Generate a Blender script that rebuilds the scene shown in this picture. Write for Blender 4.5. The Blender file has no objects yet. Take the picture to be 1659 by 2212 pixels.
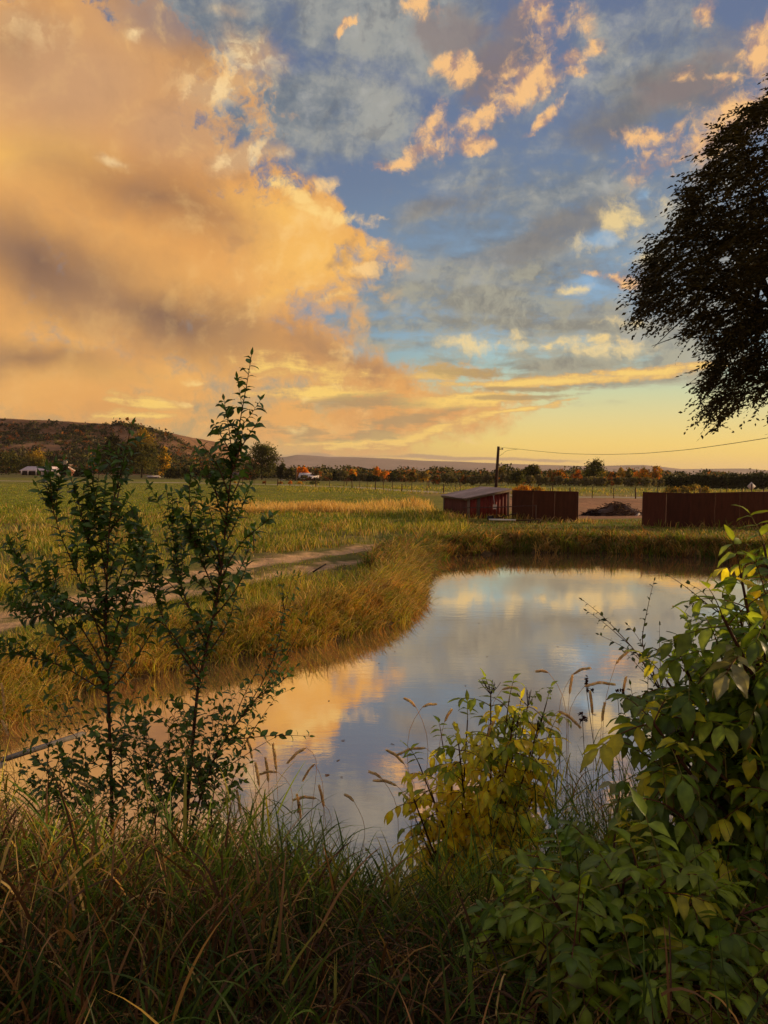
import bpy, bmesh, math, random
import numpy as np
from mathutils import Vector, Matrix
C = bpy.context.scene.collection
scene = bpy.context.scene
rad = math.radians
# ------------------------------------------------------------------ camera
EYE = 3.2                      # camera height above the pond water (z = 0)
FV, CX, CY = 1661.0, 829.5, 1106.0   # focal length and centre in units of a 1659 x 2212 measuring grid
PITCH, ROLL = rad(2.97), rad(0.7)
fwd = np.array([0, math.cos(PITCH), -math.sin(PITCH)])
_u0 = np.array([0, math.sin(PITCH), math.cos(PITCH)]); _r0 = np.array([1., 0, 0])
rgt = math.cos(ROLL)*_r0 + math.sin(ROLL)*_u0
upv = math.cos(ROLL)*_u0 - math.sin(ROLL)*_r0
cam_data = bpy.data.cameras.new('camera'); cam = bpy.data.objects.new('camera', cam_data); C.objects.link(cam)
cam.matrix_world = Matrix(((rgt[0], upv[0], -fwd[0], 0), (rgt[1], upv[1], -fwd[1], 0), (rgt[2], upv[2], -fwd[2], EYE), (0, 0, 0, 1)))
cam_data.lens = 36*FV/2212.0; cam_data.sensor_width = 36; cam_data.clip_end = 40000; cam_data.clip_start = 0.05
scene.camera = cam
scene.render.resolution_x, scene.render.resolution_y = 768, 1024
def ray(x, y):
    d = fwd + (x-CX)/FV*rgt - (y-CY)/FV*upv
    return d/np.linalg.norm(d)
def G(x, y, z=0.0):            # the world point where the sight line through a measured spot meets height z
    d = ray(x, y); t = (z-EYE)/d[2]
    return np.array([d[0]*t, d[1]*t, z])
def D(x, y, dist):             # the world point at depth dist (metres north of the camera)
    d = ray(x, y); t = dist/d[1]
    return np.array([d[0]*t, dist, EYE+d[2]*t])
scene.view_settings.view_transform = 'Standard'; scene.view_settings.look = 'None'
scene.view_settings.exposure = 0.0; scene.view_settings.gamma = 1.0
scene.render.engine = 'CYCLES'
cy = scene.cycles
cy.max_bounces = 5; cy.diffuse_bounces = 2; cy.glossy_bounces = 3; cy.transmission_bounces = 3; cy.transparent_max_bounces = 6; cy.volume_bounces = 0
cy.caustics_reflective = False; cy.caustics_refractive = False
cy.use_adaptive_sampling = True; cy.adaptive_threshold = 0.02
cy.use_denoising = True; cy.denoiser = 'OPENIMAGEDENOISE'
cy.sample_clamp_indirect = 4.0
# ------------------------------------------------------------------ node helpers
def lin(c):
    return tuple(((v/255)/12.92 if v/255 <= 0.04045 else ((v/255+0.055)/1.055)**2.4) for v in c)
class NB:                      # small node-graph writer
    def __init__(s, nt): s.nt = nt; s.n = nt.nodes; s.l = nt.links
    def new(s, t, **kw):
        n = s.n.new(t)
        for k, v in kw.items(): setattr(n, k, v)
        return n
    def put(s, sock, v):
        if isinstance(v, bpy.types.NodeSocket): s.l.new(v, sock)
        elif v is not None:
            if hasattr(sock.default_value, '__len__') and hasattr(v, '__len__') and len(sock.default_value) == 4 and len(v) == 3: v = (*v, 1)
            sock.default_value = v
    def m(s, op, a, b=None, c=None, clamp=False):
        n = s.new('ShaderNodeMath', operation=op, use_clamp=clamp)
        for i, v in enumerate((a, b, c)):
            if v is not None: s.put(n.inputs[i], v)
        return n.outputs[0]
    def add(s, a, b): return s.m('ADD', a, b)
    def mul(s, a, b): return s.m('MULTIPLY', a, b)
    def vm(s, op, a, b=None, sc=None):
        n = s.new('ShaderNodeVectorMath', operation=op)
        s.put(n.inputs[0], a)
        if b is not None: s.put(n.inputs[1], b)
        if sc is not None: s.put(n.inputs['Scale'], sc)
        return n.outputs['Value'] if op in ('LENGTH', 'DISTANCE', 'DOT_PRODUCT') else n.outputs[0]
    def xyz(s, v):
        n = s.new('ShaderNodeSeparateXYZ'); s.put(n.inputs[0], v); return n.outputs
    def comb(s, x, y, z=0.0):
        n = s.new('ShaderNodeCombineXYZ')
        for i, v in enumerate((x, y, z)): s.put(n.inputs[i], v)
        return n.outputs[0]
    def noise(s, v, scale, detail=4, rough=0.5, dist=0.0, lac=2.0, out='Fac'):
        n = s.new('ShaderNodeTexNoise'); s.put(n.inputs['Vector'], v)
        s.put(n.inputs['Scale'], scale); n.inputs['Detail'].default_value = detail
        n.inputs['Roughness'].default_value = rough; n.inputs['Distortion'].default_value = dist; n.inputs['Lacunarity'].default_value = lac
        return n.outputs[out]
    def step(s, v, a, b, lo=0.0, hi=1.0):
        n = s.new('ShaderNodeMapRange', interpolation_type='SMOOTHSTEP')
        for i, q in enumerate((v, a, b, lo, hi)): s.put(n.inputs[i], q)
        return n.outputs[0]
    def ramp(s, v, stops, mode='LINEAR'):
        n = s.new('ShaderNodeValToRGB'); n.color_ramp.interpolation = mode
        e = n.color_ramp.elements
        while len(e) < len(stops): e.new(0.5)
        for q, (p, c) in zip(e, stops): q.position = p; q.color = (*c, 1)
        s.put(n.inputs[0], v); return n.outputs[0]
    def mix(s, f, a, b, mode='MIX'):
        n = s.new('ShaderNodeMix', data_type='RGBA', blend_type=mode)
        s.put(n.inputs[0], f); s.put(n.inputs[6], a); s.put(n.inputs[7], b)
        return n.outputs[2]
    def scalev(s, v, k): return s.vm('MULTIPLY', v, k)
    def remap(s, v, loc, rot, scl):
        n = s.new('ShaderNodeMapping', vector_type='TEXTURE'); s.put(n.inputs[0], v)
        n.inputs[1].default_value = loc; n.inputs[2].default_value = rot; n.inputs[3].default_value = scl
        return n.outputs[0]
# ------------------------------------------------------------------ sky: evening cloud, all written in directions of the world
SUN_AZ, SUN_EL = rad(66), rad(10.5)      # azimuth from +Y towards +X
world = bpy.data.worlds.new('World'); scene.world = world; world.use_nodes = True
world.node_tree.nodes.clear(); w = NB(world.node_tree)
dirv = w.new('ShaderNodeTexCoord').outputs['Generated']
dx, dy, dz = w.xyz(dirv)
el = w.m('ARCSINE', dz); az = w.m('ARCTAN2', dx, dy)
AE = w.comb(az, el, 0)
PL = w.comb(w.m('DIVIDE', dx, w.add(w.m('ABSOLUTE', dz), 0.12)), w.m('DIVIDE', dy, w.add(w.m('ABSOLUTE', dz), 0.12)), 0)   # a flat cloud deck seen in perspective
def ae(x, y):
    d = ray(x, y); return np.array([math.atan2(d[0], d[1]), math.asin(d[2])])
def blob(vec, cx, cy, rx, ry, rot=0, wt=1.0):      # soft ellipse round one direction; rot in degrees, positive = right end lower
    c = ae(cx, cy); r = rad(rot)
    a = ae(cx+rx*math.cos(r), cy+rx*math.sin(r))-c; b = ae(cx-ry*math.sin(r), cy+ry*math.cos(r))-c
    m = w.remap(vec, (c[0], c[1], 0), (0, 0, math.atan2(a[1], a[0])), (np.hypot(*a), np.hypot(*b), 1))
    g = w.new('ShaderNodeTexGradient', gradient_type='SPHERICAL'); w.put(g.inputs[0], m)
    o = g.outputs['Fac']
    return o if wt == 1.0 else w.mul(o, wt)
def blobs(vec, L):
    o = None
    for q in L:
        b = blob(vec, *q); o = b if o is None else w.m('SMOOTH_MAX', o, b, 0.06)
    return o
def warp(vec, scale, amt, detail=5, rough=0.55, stretch=(1, 1, 1), off=(0, 0, 0)):
    v = w.vm('ADD', w.scalev(vec, stretch), off)
    n = w.noise(v, scale, detail, rough, out='Color')
    return w.vm('ADD', vec, w.scalev(w.vm('SUBTRACT', n, (0.5, 0.5, 0.5)), amt))
c = lambda *a: lin(a)
# clear sky, by elevation; one ramp for the bright right side, one for the left
t = w.m('DIVIDE', el, rad(40), clamp=True)
E = lambda y: max(0.0, ae(900, y)[1]/rad(40))
right = w.ramp(t, [(0.0, c(255,206,86)), (E(960), c(252,216,112)), (E(900), c(230,216,148)), (E(850), c(206,214,168)), (E(790), c(170,200,194)), (E(700), c(138,176,205)), (E(560), c(128,156,180)), (E(400), c(108,130,158)), (E(200), c(100,118,150)), (1.0, c(94,108,140))])
left = w.ramp(t, [(0.0, c(214,164,98)), (E(960), c(186,162,112)), (E(900), c(146,148,124)), (E(840), c(122,142,140)), (E(760), c(118,144,158)), (E(600), c(112,136,162)), (E(400), c(104,122,150)), (1.0, c(90,104,138))])
sky = w.mix(w.step(az, ae(450, 900)[0], ae(1150, 900)[0]), left, right)
W1 = warp(AE, 5.0, (0.16, 0.12, 0), 6, 0.55)
W2 = warp(AE, 14.0, (0.055, 0.045, 0), 8, 0.62, off=(3, 1, 0))
W12 = warp(W1, 16.0, (0.05, 0.04, 0), 7, 0.62, off=(7, 2, 0))
WS = warp(AE, 7.0, (0.12, 0.03, 0), 7, 0.6, stretch=(0.6, 2.6, 1), off=(1, 5, 0))       # streaky, for the low layers
def layer(mask, col, op=1.0):
    global sky
    sky = w.mix(mask if op == 1.0 else w.mul(mask, op), sky, col)
nf = w.noise(PL, 1.1, 10, 0.62, 0.25)             # streaks that run to the horizon
nf2 = w.noise(w.vm('ADD', PL, (4, 9, 2)), 2.6, 9, 0.64, 0.2)
nd = w.noise(AE, 4.0, 3, 0.45)                  # broad soft variation
nd2 = w.noise(w.vm('ADD', AE, (5, 3, 1)), 9.0, 5, 0.5, 0.3)
nm = w.noise(w.vm('ADD', W1, (1, 6, 4)), 13.0, 9, 0.6, 0.3)
nh = w.noise(w.vm('ADD', W2, (8, 2, 3)), 34.0, 11, 0.68, 0.2)
def relief(vec, scale, det, off):   # light side minus shaded side of the billows, sun low on the right
    return w.m('SUBTRACT', w.noise(vec, scale, det, .58), w.noise(w.vm('ADD', vec, off), scale, det, .58))
R1 = relief(W1, 8.0, 7, (.022, -.014, 0)); R2 = relief(W2, 24.0, 6, (.008, -.006, 0))
def fuzz(*pairs):              # sum of k * (noise - 0.5)
    o = None
    for n, k in pairs:
        q = w.mul(w.m('SUBTRACT', n, 0.5), k); o = q if o is None else w.add(o, q)
    return o
def cmask(g, f, lo, hi, gate=0.16):
    return w.mul(w.step(w.add(g, f), lo, hi), w.step(g, 0.05, 0.05+gate))
F_puff = fuzz((nm, 2.4), (nh, 2.2)); F_soft = fuzz((nd2, 1.2), (nm, 1.4), (nh, .6)); F_str = fuzz((nf2, 2.2), (nh, 1.3)); F_edge = fuzz((nm, 0.9), (nh, 1.1))
# 1 grey middle-height veil
g1 = blobs(W1, [(1150,430,600,340,-25,.62), (1420,180,460,340,0,.62), (1100,640,640,220,-4,.62), (1480,560,400,300,0,.6), (800,60,460,170,0,0.6), (1300,740,560,150,0,.75), (640,250,340,130,0,.7), (420,40,340,120,0,1)])
m1 = cmask(g1, fuzz((nf, 2.4), (nf2, 1.3), (nm, .8), (nh, .5)), 0.04, 0.55)
grey = w.mix(w.step(el, rad(5), rad(16)), c(172,166,140), w.mix(w.step(w.add(nf2, fuzz((nm, .7), (nh, .5))), .3, .7), c(108,120,132), c(166,166,158)))
grey = w.mix(w.mul(w.step(w.add(R1, w.mul(R2, .6)), .02, .2), .5), grey, c(186,184,176)); grey = w.mix(w.mul(w.step(w.add(R1, R2), -.02, -.2), .45), grey, c(96,102,112))
layer(m1, grey, 0.88)
g1b = blobs(W1, [(1330,250,230,90,-20), (1080,120,240,90,-10,.8), (1180,500,360,80,-20,.9), (1350,610,280,50,-5,.9), (1480,160,240,100,0,.9), (950,440,200,50,-20,.7)])
layer(cmask(g1b, fuzz((nf2, 1.3), (nm, .6)), 0.2, 0.8), c(112,108,108), 0.62)
g1c = blobs(WS, [(1100,650,520,50,3), (1230,705,420,34,2), (900,700,300,34,-3), (1120,790,460,30,0,.9), (1250,830,330,16,-3,.9), (1000,880,280,24,-4,.9), (1150,590,400,40,0,.7)])
layer(cmask(g1c, F_str, 0.18, 0.8), w.mix(w.step(nh, .4, .6), c(126,124,114), c(164,160,140)), 0.7)
# 2 cream breaks and small bright tufts in the veil
g2 = blobs(W2, [(1290,525,130,50,0,.8), (1345,470,90,80,0,.8), (1180,745,210,28,-6), (1330,755,190,34,-3), (1030,745,240,34,-8), (1400,560,70,40,0,.8), (1240,615,90,20,0,.8), (1340,690,120,20,0,.9), (1420,430,80,60,0,.8)])
layer(cmask(g2, F_puff, 0.3, 1.15, .4), c(248,218,152), 0.8)
g2b = blobs(W1, [(1265,535,70,34,0), (1390,410,50,40,0,.7), (1250,640,90,18,0,.7)])
layer(cmask(g2b, F_soft, 0.3, 0.8), c(140,178,210), 0.7)
# 3 the big lit cloud that fills the left
g3 = blobs(W12, [(120,300,520,420,0), (-60,620,380,420,0), (330,620,560,330,0), (600,560,270,180,10), (200,800,560,130,3), (560,760,420,130,14), (760,820,330,90,12), (120,90,200,160,30), (700,490,130,50,22), (860,880,280,90,-8,.9), (330,80,190,120,0,.6), (850,890,380,110,-10), (200,850,420,130,4), (620,900,330,110,0,.8), (330,900,110,30,0,.6), (700,560,240,110,0,.45)])
m3 = w.mul(w.step(w.add(g3, F_edge), 0.05, w.add(0.3, w.mul(w.step(el, rad(20), rad(10)), 0.35))), w.step(g3, 0.03, 0.12))
lit = w.mix(w.step(nd, 0.3, 0.7), c(228,160,86), c(242,178,96))
lit = w.mix(w.step(blobs(AE, [(150,170,440,240,0), (420,270,360,150,0)]), 0.02, 0.9), lit, c(208,158,112))
lit = w.mix(w.mul(w.step(blobs(W1, [(690,560,260,170,15), (620,470,230,70,15), (60,350,260,110,0,.8), (600,640,160,60,-30,.8), (250,800,300,50,0,.5)]), 0.0, 1.1), 1.0), lit, c(254,194,98))
dk = blobs(W1, [(90,590,420,150,14), (380,690,420,100,18), (330,440,340,120,20,.75), (60,770,360,70,5,.75), (720,770,360,50,8,.6), (500,40,300,110,0,.9), (40,60,120,120,0,.5)])
lit = w.mix(w.mul(w.step(w.add(dk, fuzz((nd2, .35), (nm, .15))), -0.05, 1.15), 1.0), lit, c(124,94,78))
lit = w.mix(w.mul(w.step(w.add(blob(AE, 500, 40, 380, 120), fuzz((nd2, .4))), 0.1, .8), .8), lit, c(134,126,134))
lit = w.mix(w.mul(w.step(w.add(nd2, fuzz((nm, .3))), .42, .75), .22), lit, c(196,150,108)); lit = w.mix(w.mul(w.step(w.add(nm, fuzz((nh, .3))), .5, .8), .16), lit, c(255,208,132))
ks = w.step(w.add(az, w.mul(el, .35)), ae(250, 500)[0]+.09, ae(800, 500)[0]+.09, .16, .70)
lit = w.mix(w.mul(w.step(w.add(R1, w.mul(R2, .4)), .0, .18), ks), lit, c(255,206,128))
lit = w.mix(w.mul(w.step(w.add(R1, w.mul(R2, .3)), .0, -.18), w.mul(ks, .8)), lit, c(160,120,92))
layer(m3, lit, 0.97)
g3b = blobs(W2, [(600,400,60,18,15), (645,425,80,24,35), (690,462,90,20,20), (740,480,60,20,10), (700,650,100,14,-25,.5)])
layer(cmask(g3b, F_puff, 0.2, 1.1, .4), c(255,214,134), 0.85)
g3d = blobs(W2, [(790,482,80,26,0), (835,468,50,14,-10), (790,578,90,20,-10), (715,400,50,28,-30,.7), (690,410,20,20,0,.7)])
layer(cmask(g3d, F_puff, 0.3, 1.1, .4), c(250,206,140), 0.85)
g3c = blobs(warp(AE, 9, (.06,.06,0), 8, .62), [(540,115,140,100,10), (460,190,130,60,-20), (530,330,120,44,-15), (600,325,60,40,0,.8), (430,180,130,90,0,.6), (60,40,190,110,20,.6), (240,365,80,26,20,.7), (285,57,40,22,-10,.8), (490,20,120,60,0,.5)])
layer(cmask(g3c, fuzz((nd2, .5), (nm, 1.1), (nh, .7)), 0.05, 0.9, .5), w.mix(w.step(R2, -.06, .1), c(206,166,124), c(248,214,158)), 0.85)
# 4 pink-orange puffs, upper right
W4 = warp(warp(AE, 7.0, (.05,.05,0), 4, .5, off=(2,8,0)), 22.0, (0.05, 0.045, 0), 9, 0.66, off=(9, 4, 0))
g4b = blobs(W4, [(1090,130,150,80,-25), (990,70,140,80,0), (1130,60,110,90,0), (1480,200,200,80,-10), (1050,190,120,40,-30), (1560,120,120,100,0,.8)])
layer(cmask(g4b, F_soft, 0.15, 0.8), c(134,120,120), 0.7)
g4 = blobs(W4, [(1100,170,200,60,-30,.7), (1500,320,260,100,-16,.95), (1610,240,160,120,-40,.9), (1200,80,130,90,-40,.7), (950,300,120,70,-40,.8), (1190,40,80,90,-10), (1225,138,90,40,-10), (1130,195,160,48,-28), (1040,240,120,46,-25), (930,290,110,60,-50), (850,350,130,30,-5), (1165,262,90,18,-48), (990,150,70,50,20,.9), (1060,170,70,40,10,.7), (895,15,70,44,0), (740,62,60,14,-45), (1020,300,70,28,0,.9), (1400,310,120,50,-8), (1480,290,110,40,-15), (1470,365,120,28,-15), (1580,170,110,22,-14), (1600,260,180,110,-30), (1650,120,80,120,0), (1520,20,40,50,0,.8), (1330,595,120,18,5), (1470,185,60,24,0,.7)])
p4 = w.add(g4, F_puff)
m4 = w.mul(w.step(p4, 0.15, 0.95), w.step(g4, 0.04, .3))
layer(m4, w.mix(w.step(w.add(w.add(w.mul(g4, .6), w.mul(R2, 4.0)), fuzz((nm, 1.4), (nh, 1.6))), -.1, 0.8), c(174,140,128), c(252,196,130)), 0.92)
# 5 yellow banks low over the horizon
g5 = blobs(WS, [(1180,822,380,20,-3), (1380,803,240,18,-5), (1000,868,240,34,-2), (930,935,240,22,-14), (1120,890,200,12,-12), (760,955,220,24,-6), (640,790,240,40,6,.8), (330,870,150,34,10), (280,900,190,14,0), (700,850,210,30,0), (940,800,200,24,0,.9)])
p5 = w.add(g5, F_str)
layer(w.mul(w.step(p5, 0.15, 0.6), w.step(g5, .05, .25)), w.mix(w.step(p5, .3, .9), c(222,172,104), c(255,212,112)), 0.92)
g5b = blobs(WS, [(900,908,190,26,-8), (800,870,200,30,0), (640,925,160,20,5,.8), (1000,800,260,20,2), (1130,858,200,10,-3), (780,940,220,18,-3,.8), (1150,838,280,10,0)])
layer(cmask(g5b, F_str, 0.2, 0.75), c(170,144,104), 0.75)
g6 = blobs(WS, [(1000,988,250,8,1), (1180,992,140,4,1,.9), (700,985,180,8,0,.8)])
layer(cmask(g6, fuzz((nf2, .5)), 0.1, 0.6), c(168,136,110), 0.85)
g7 = blobs(W2, [(1010,948,80,12,0), (1080,955,60,9,0), (420,815,70,14,0), (750,830,110,16,0), (660,858,80,14,0), (640,920,50,20,10), (560,815,80,16,0), (390,870,70,12,0), (1190,745,60,20,0), (1330,735,90,24,0)])
layer(cmask(g7, F_puff, 0.45, 1.3, .4), c(254,216,138), 0.7)
# the part of the sky behind the camera: warm dusk, brightened to light the foreground
back = w.step(dy, 0.25, -0.35)
sky = w.mix(back, sky, w.ramp(t, [(0, c(180,138,106)), (.3, c(168,144,126)), (1, c(134,132,144))]))
zen = w.step(el, rad(38), rad(62)); sky = w.mix(zen, sky, c(160,150,152))
sky = w.mix(w.step(el, 0.0, -0.06), sky, c(60,50,36))
bg = w.new('ShaderNodeBackground'); w.put(bg.inputs[0], sky); bg.inputs[1].default_value = 1.0
w.l.new(bg.outputs[0], w.new('ShaderNodeOutputWorld').inputs[0])
world.cycles.sampling_method = 'NONE'
sun_d = bpy.data.lights.new('sun', 'SUN'); sun = bpy.data.objects.new('sun', sun_d); C.objects.link(sun)
sun_d.energy = 5.0; sun_d.angle = rad(3); sun_d.color = (1.0, 0.70, 0.38)
_sd = Vector((math.sin(SUN_AZ)*math.cos(SUN_EL), math.cos(SUN_AZ)*math.cos(SUN_EL), math.sin(SUN_EL)))
sun.rotation_euler = _sd.to_track_quat('Z', 'Y').to_euler()
# ------------------------------------------------------------------ mesh and material helpers
rng = np.random.default_rng(7)
def tag(o, label=None, cat=None, group=None, kind=None):
    if label: o['label'] = label
    if cat: o['category'] = cat
    if group: o['group'] = group
    if kind: o['kind'] = kind
    return o
def empty(name, loc, label, cat, group=None, rz=0.0):
    o = bpy.data.objects.new(name, None); C.objects.link(o); o.location = tuple(map(float, loc)); o.rotation_euler = (0, 0, rz)
    o.empty_display_size = 0.1
    return tag(o, label, cat, group)
def link(name, me, mat, parent=None, loc=None):
    o = bpy.data.objects.new(name, me); C.objects.link(o)
    if mat is not None and not me.materials: me.materials.append(mat)
    if parent is not None: o.parent = parent
    if loc is not None: o.location = tuple(map(float, loc))
    return o
def np_mesh(name, V, F, col=None, smooth=False):       # V (n,3), F (m,3 or 4); col (n,3) vertex colours, linear
    me = bpy.data.meshes.new(name); k = F.shape[1]
    me.vertices.add(len(V)); me.vertices.foreach_set('co', np.ascontiguousarray(V, dtype=np.float32).ravel())
    me.loops.add(F.size); me.loops.foreach_set('vertex_index', np.ascontiguousarray(F, dtype=np.int32).ravel())
    me.polygons.add(len(F)); me.polygons.foreach_set('loop_start', np.arange(0, F.size, k, dtype=np.int32))
    try: me.polygons.foreach_set('loop_total', np.full(len(F), k, dtype=np.int32))
    except Exception: pass
    if smooth: me.polygons.foreach_set('use_smooth', np.ones(len(F), dtype=bool))
    me.update(calc_edges=True)
    if col is not None:
        a = me.color_attributes.new('Col', 'FLOAT_COLOR', 'POINT')
        a.data.foreach_set('color', np.concatenate([col, np.ones((len(col), 1))], 1).astype(np.float32).ravel())
    return me
class Acc:                       # collects triangles/quads into one mesh
    def __init__(s): s.V = []; s.F = []; s.K = []; s.n = 0
    def add(s, V, F, col):
        V = np.asarray(V, float); F = np.asarray(F, int)
        if F.shape[1] == 3: F = np.concatenate([F, F[:, 2:3]], 1)
        s.V.append(V); s.F.append(F+s.n); s.n += len(V)
        c_ = np.asarray(col, float); s.K.append(np.broadcast_to(c_, (len(V), 3)) if c_.ndim == 1 else c_)
    def build(s, name, mat, parent=None, smooth=False, origin=None):
        V = np.concatenate(s.V); F = np.concatenate(s.F); K = np.concatenate(s.K)
        if origin is not None: V = V-np.asarray(origin)
        tri = F[:, 2] == F[:, 3]
        me = bpy.data.meshes.new(name)
        lt = np.where(tri, 3, 4); ls = np.concatenate([[0], np.cumsum(lt)[:-1]])
        keep = np.ones(F.shape, bool); keep[tri, 3] = False
        me.vertices.add(len(V)); me.vertices.foreach_set('co', V.astype(np.float32).ravel())
        idx = F[keep].astype(np.int32); me.loops.add(len(idx)); me.loops.foreach_set('vertex_index', idx)
        me.polygons.add(len(F)); me.polygons.foreach_set('loop_start', ls.astype(np.int32))
        if smooth: me.polygons.foreach_set('use_smooth', np.ones(len(F), dtype=bool))
        me.update(calc_edges=True)
        a = me.color_attributes.new('Col', 'FLOAT_COLOR', 'POINT')
        a.data.foreach_set('color', np.concatenate([K, np.ones((len(K), 1))], 1).astype(np.float32).ravel())
        return link(name, me, mat, parent)
def tube(acc, pts, radii, col, sides=6, cap=True):
    pts = np.asarray(pts, float); n = len(pts); radii = np.broadcast_to(np.asarray(radii, float), (n,))
    t = np.gradient(pts, axis=0); t /= np.linalg.norm(t, axis=1)[:, None]+1e-12
    up = np.array([0.31, 0.22, 0.93]) if abs(t[0] @ np.array([0.31, 0.22, 0.93])) < 0.95 else np.array([1., 0, 0])
    V = []
    for i in range(n):
        a = np.cross(t[i], up); a /= np.linalg.norm(a); b = np.cross(t[i], a)
        th = np.arange(sides)*2*math.pi/sides
        V.append(pts[i]+radii[i]*(np.cos(th)[:, None]*a+np.sin(th)[:, None]*b))
    V = np.concatenate(V); F = []
    for i in range(n-1):
        for j in range(sides):
            k = (j+1) % sides; F.append((i*sides+j, i*sides+k, (i+1)*sides+k, (i+1)*sides+j))
    if cap:
        V = np.concatenate([V, pts[:1], pts[-1:]]); a0, a1 = n*sides, n*sides+1
        for j in range(sides):
            k = (j+1) % sides; F.append((a0, k, j, j)); F.append((a1, (n-1)*sides+j, (n-1)*sides+k, (n-1)*sides+k))
    acc.add(V, F, col)
def box(acc, c0, size, col, rz=0.0, rot=None):
    s = np.array(size)/2
    V = np.array([[x, y, z] for x in (-1, 1) for y in (-1, 1) for z in (-1, 1)])*s
    if rot is not None: V = V @ np.asarray(rot).T
    cz, sz = math.cos(rz), math.sin(rz); V = V @ np.array([[cz, sz, 0], [-sz, cz, 0], [0, 0, 1]])
    F = [(0, 1, 3, 2), (4, 6, 7, 5), (0, 4, 5, 1), (2, 3, 7, 6), (0, 2, 6, 4), (1, 5, 7, 3)]
    acc.add(V+np.asarray(c0, float), F, col)
def beam(acc, a, b, w_, h_, col):                     # rectangular bar from a to b
    a = np.asarray(a, float); b = np.asarray(b, float); d = b-a; L = np.linalg.norm(d); d /= L
    s = np.cross(d, (0, 0, 1)); s = np.array([1., 0, 0]) if np.linalg.norm(s) < 1e-6 else s/np.linalg.norm(s); u = np.cross(s, d)
    V = np.array([a+q*d*L+i*s*w_/2+j*u*h_/2 for q in (0, 1) for i in (-1, 1) for j in (-1, 1)])
    F = [(0, 1, 3, 2), (4, 6, 7, 5), (0, 4, 5, 1), (2, 3, 7, 6), (0, 2, 6, 4), (1, 5, 7, 3)]
    acc.add(V, F, col)
def spline(P, n):
    P = np.asarray(P, float)
    d = np.concatenate([[0], np.cumsum(np.linalg.norm(np.diff(P, axis=0), axis=1))]); t = np.linspace(0, d[-1], n)
    L = np.stack([np.interp(t, d, P[:, k]) for k in range(P.shape[1])], 1)
    for _ in range(3):
        if n > 4: L[1:-1] = (L[:-2]+2*L[1:-1]+L[2:])/4
    return L
def mat_new(name):
    m = bpy.data.materials.new(name); m.use_nodes = True; m.node_tree.nodes.clear()
    nb = NB(m.node_tree); out = nb.new('ShaderNodeOutputMaterial'); return m, nb, out
def attr(nb): return nb.new('ShaderNodeAttribute', attribute_name='Col').outputs['Color']
def obj_co(nb): return nb.new('ShaderNodeTexCoord').outputs['Object']
def leaf_mat(name, transl=0.35, rough=0.5, spec=0.3, vary=0.35, scale=8.0):
    m, nb, out = mat_new(name)
    c0 = attr(nb); n = nb.noise(obj_co(nb), scale, 3)
    c1 = nb.mix(1.0, c0, nb.ramp(n, [(0.3, (1-vary,)*3), (0.7, (1+vary, 1+vary*.9, 1+vary*.6))]), 'MULTIPLY')
    p = nb.new('ShaderNodeBsdfPrincipled'); nb.put(p.inputs['Base Color'], c1); p.inputs['Roughness'].default_value = rough; p.inputs['Specular IOR Level'].default_value = spec
    if transl:
        t_ = nb.new('ShaderNodeBsdfTranslucent'); nb.put(t_.inputs[0], nb.mix(1.0, c1, (1.25, 1.15, 0.6, 1), 'MULTIPLY'))
        x = nb.new('ShaderNodeMixShader'); x.inputs[0].default_value = transl; nb.l.new(p.outputs[0], x.inputs[1]); nb.l.new(t_.outputs[0], x.inputs[2]); nb.l.new(x.outputs[0], out.inputs[0])
    else: nb.l.new(p.outputs[0], out.inputs[0])
    return m
def solid_mat(name, rough=0.8, spec=0.2, vary=0.3, scale=(3, 3, 3), metal=0.0, bump=0.0, bscale=20.0):   # attribute colour with streaks of wear
    m, nb, out = mat_new(name)
    co = nb.scalev(obj_co(nb), scale); n = nb.noise(co, 1.0, 8, 0.65)
    c1 = nb.mix(1.0, attr(nb), nb.ramp(n, [(0.25, (1-vary,)*3), (0.75, (1+vary,)*3)]), 'MULTIPLY')
    p = nb.new('ShaderNodeBsdfPrincipled'); nb.put(p.inputs['Base Color'], c1); p.inputs['Roughness'].default_value = rough
    p.inputs['Specular IOR Level'].default_value = spec; p.inputs['Metallic'].default_value = metal
    if bump:
        b = nb.new('ShaderNodeBump'); b.inputs['Strength'].default_value = bump; nb.put(b.inputs['Height'], nb.noise(obj_co(nb), bscale, 6, .6)); nb.l.new(b.outputs[0], p.inputs['Normal'])
    nb.l.new(p.outputs[0], out.inputs[0]); return m
M_leaf = leaf_mat('shrub_leaf', 0.36, 0.42, 0.45, 0.25, 14)
M_elder = leaf_mat('elder_leaf', 0.52, 0.36, 0.5, 0.3, 26)
M_tree = leaf_mat('tree_foliage', 0.30, 0.7, 0.1, 0.35, 0.5)
M_elm = leaf_mat('elm_leaf', 0.22, 0.6, 0.15, 0.3, 2)
M_grass = leaf_mat('grass_blade', 0.32, 0.6, 0.2, 0.22, 1.3)
M_bark = solid_mat('bark', 0.9, 0.1, 0.35, (18, 18, 5), 0, 0.5, 60)
M_wood = solid_mat('weathered_wood', 0.9, 0.1, 0.45, (14, 14, 1.6), 0, 0.4, 30)
M_rust = solid_mat('rusty_steel', 0.75, 0.25, 0.4, (6, 6, 1.2), 0.0)
M_paint = solid_mat('red_paint', 0.75, 0.25, 0.35, (9, 9, 1.4), 0, 0.2, 25)
M_roof = solid_mat('dull_sheet_metal', 0.75, 0.2, 0.3, (2.5, 2.5, 2.5), 0.0)
M_plain = solid_mat('plain', 0.6, 0.3, 0.15, (2, 2, 2))
M_seed = leaf_mat('seed_head', 0.3, 0.8, 0.1, 0.25, 30)
def sstep(x, a, b):
    t = np.clip((x-a)/(b-a), 0, 1); return t*t*(3-2*t)
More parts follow.
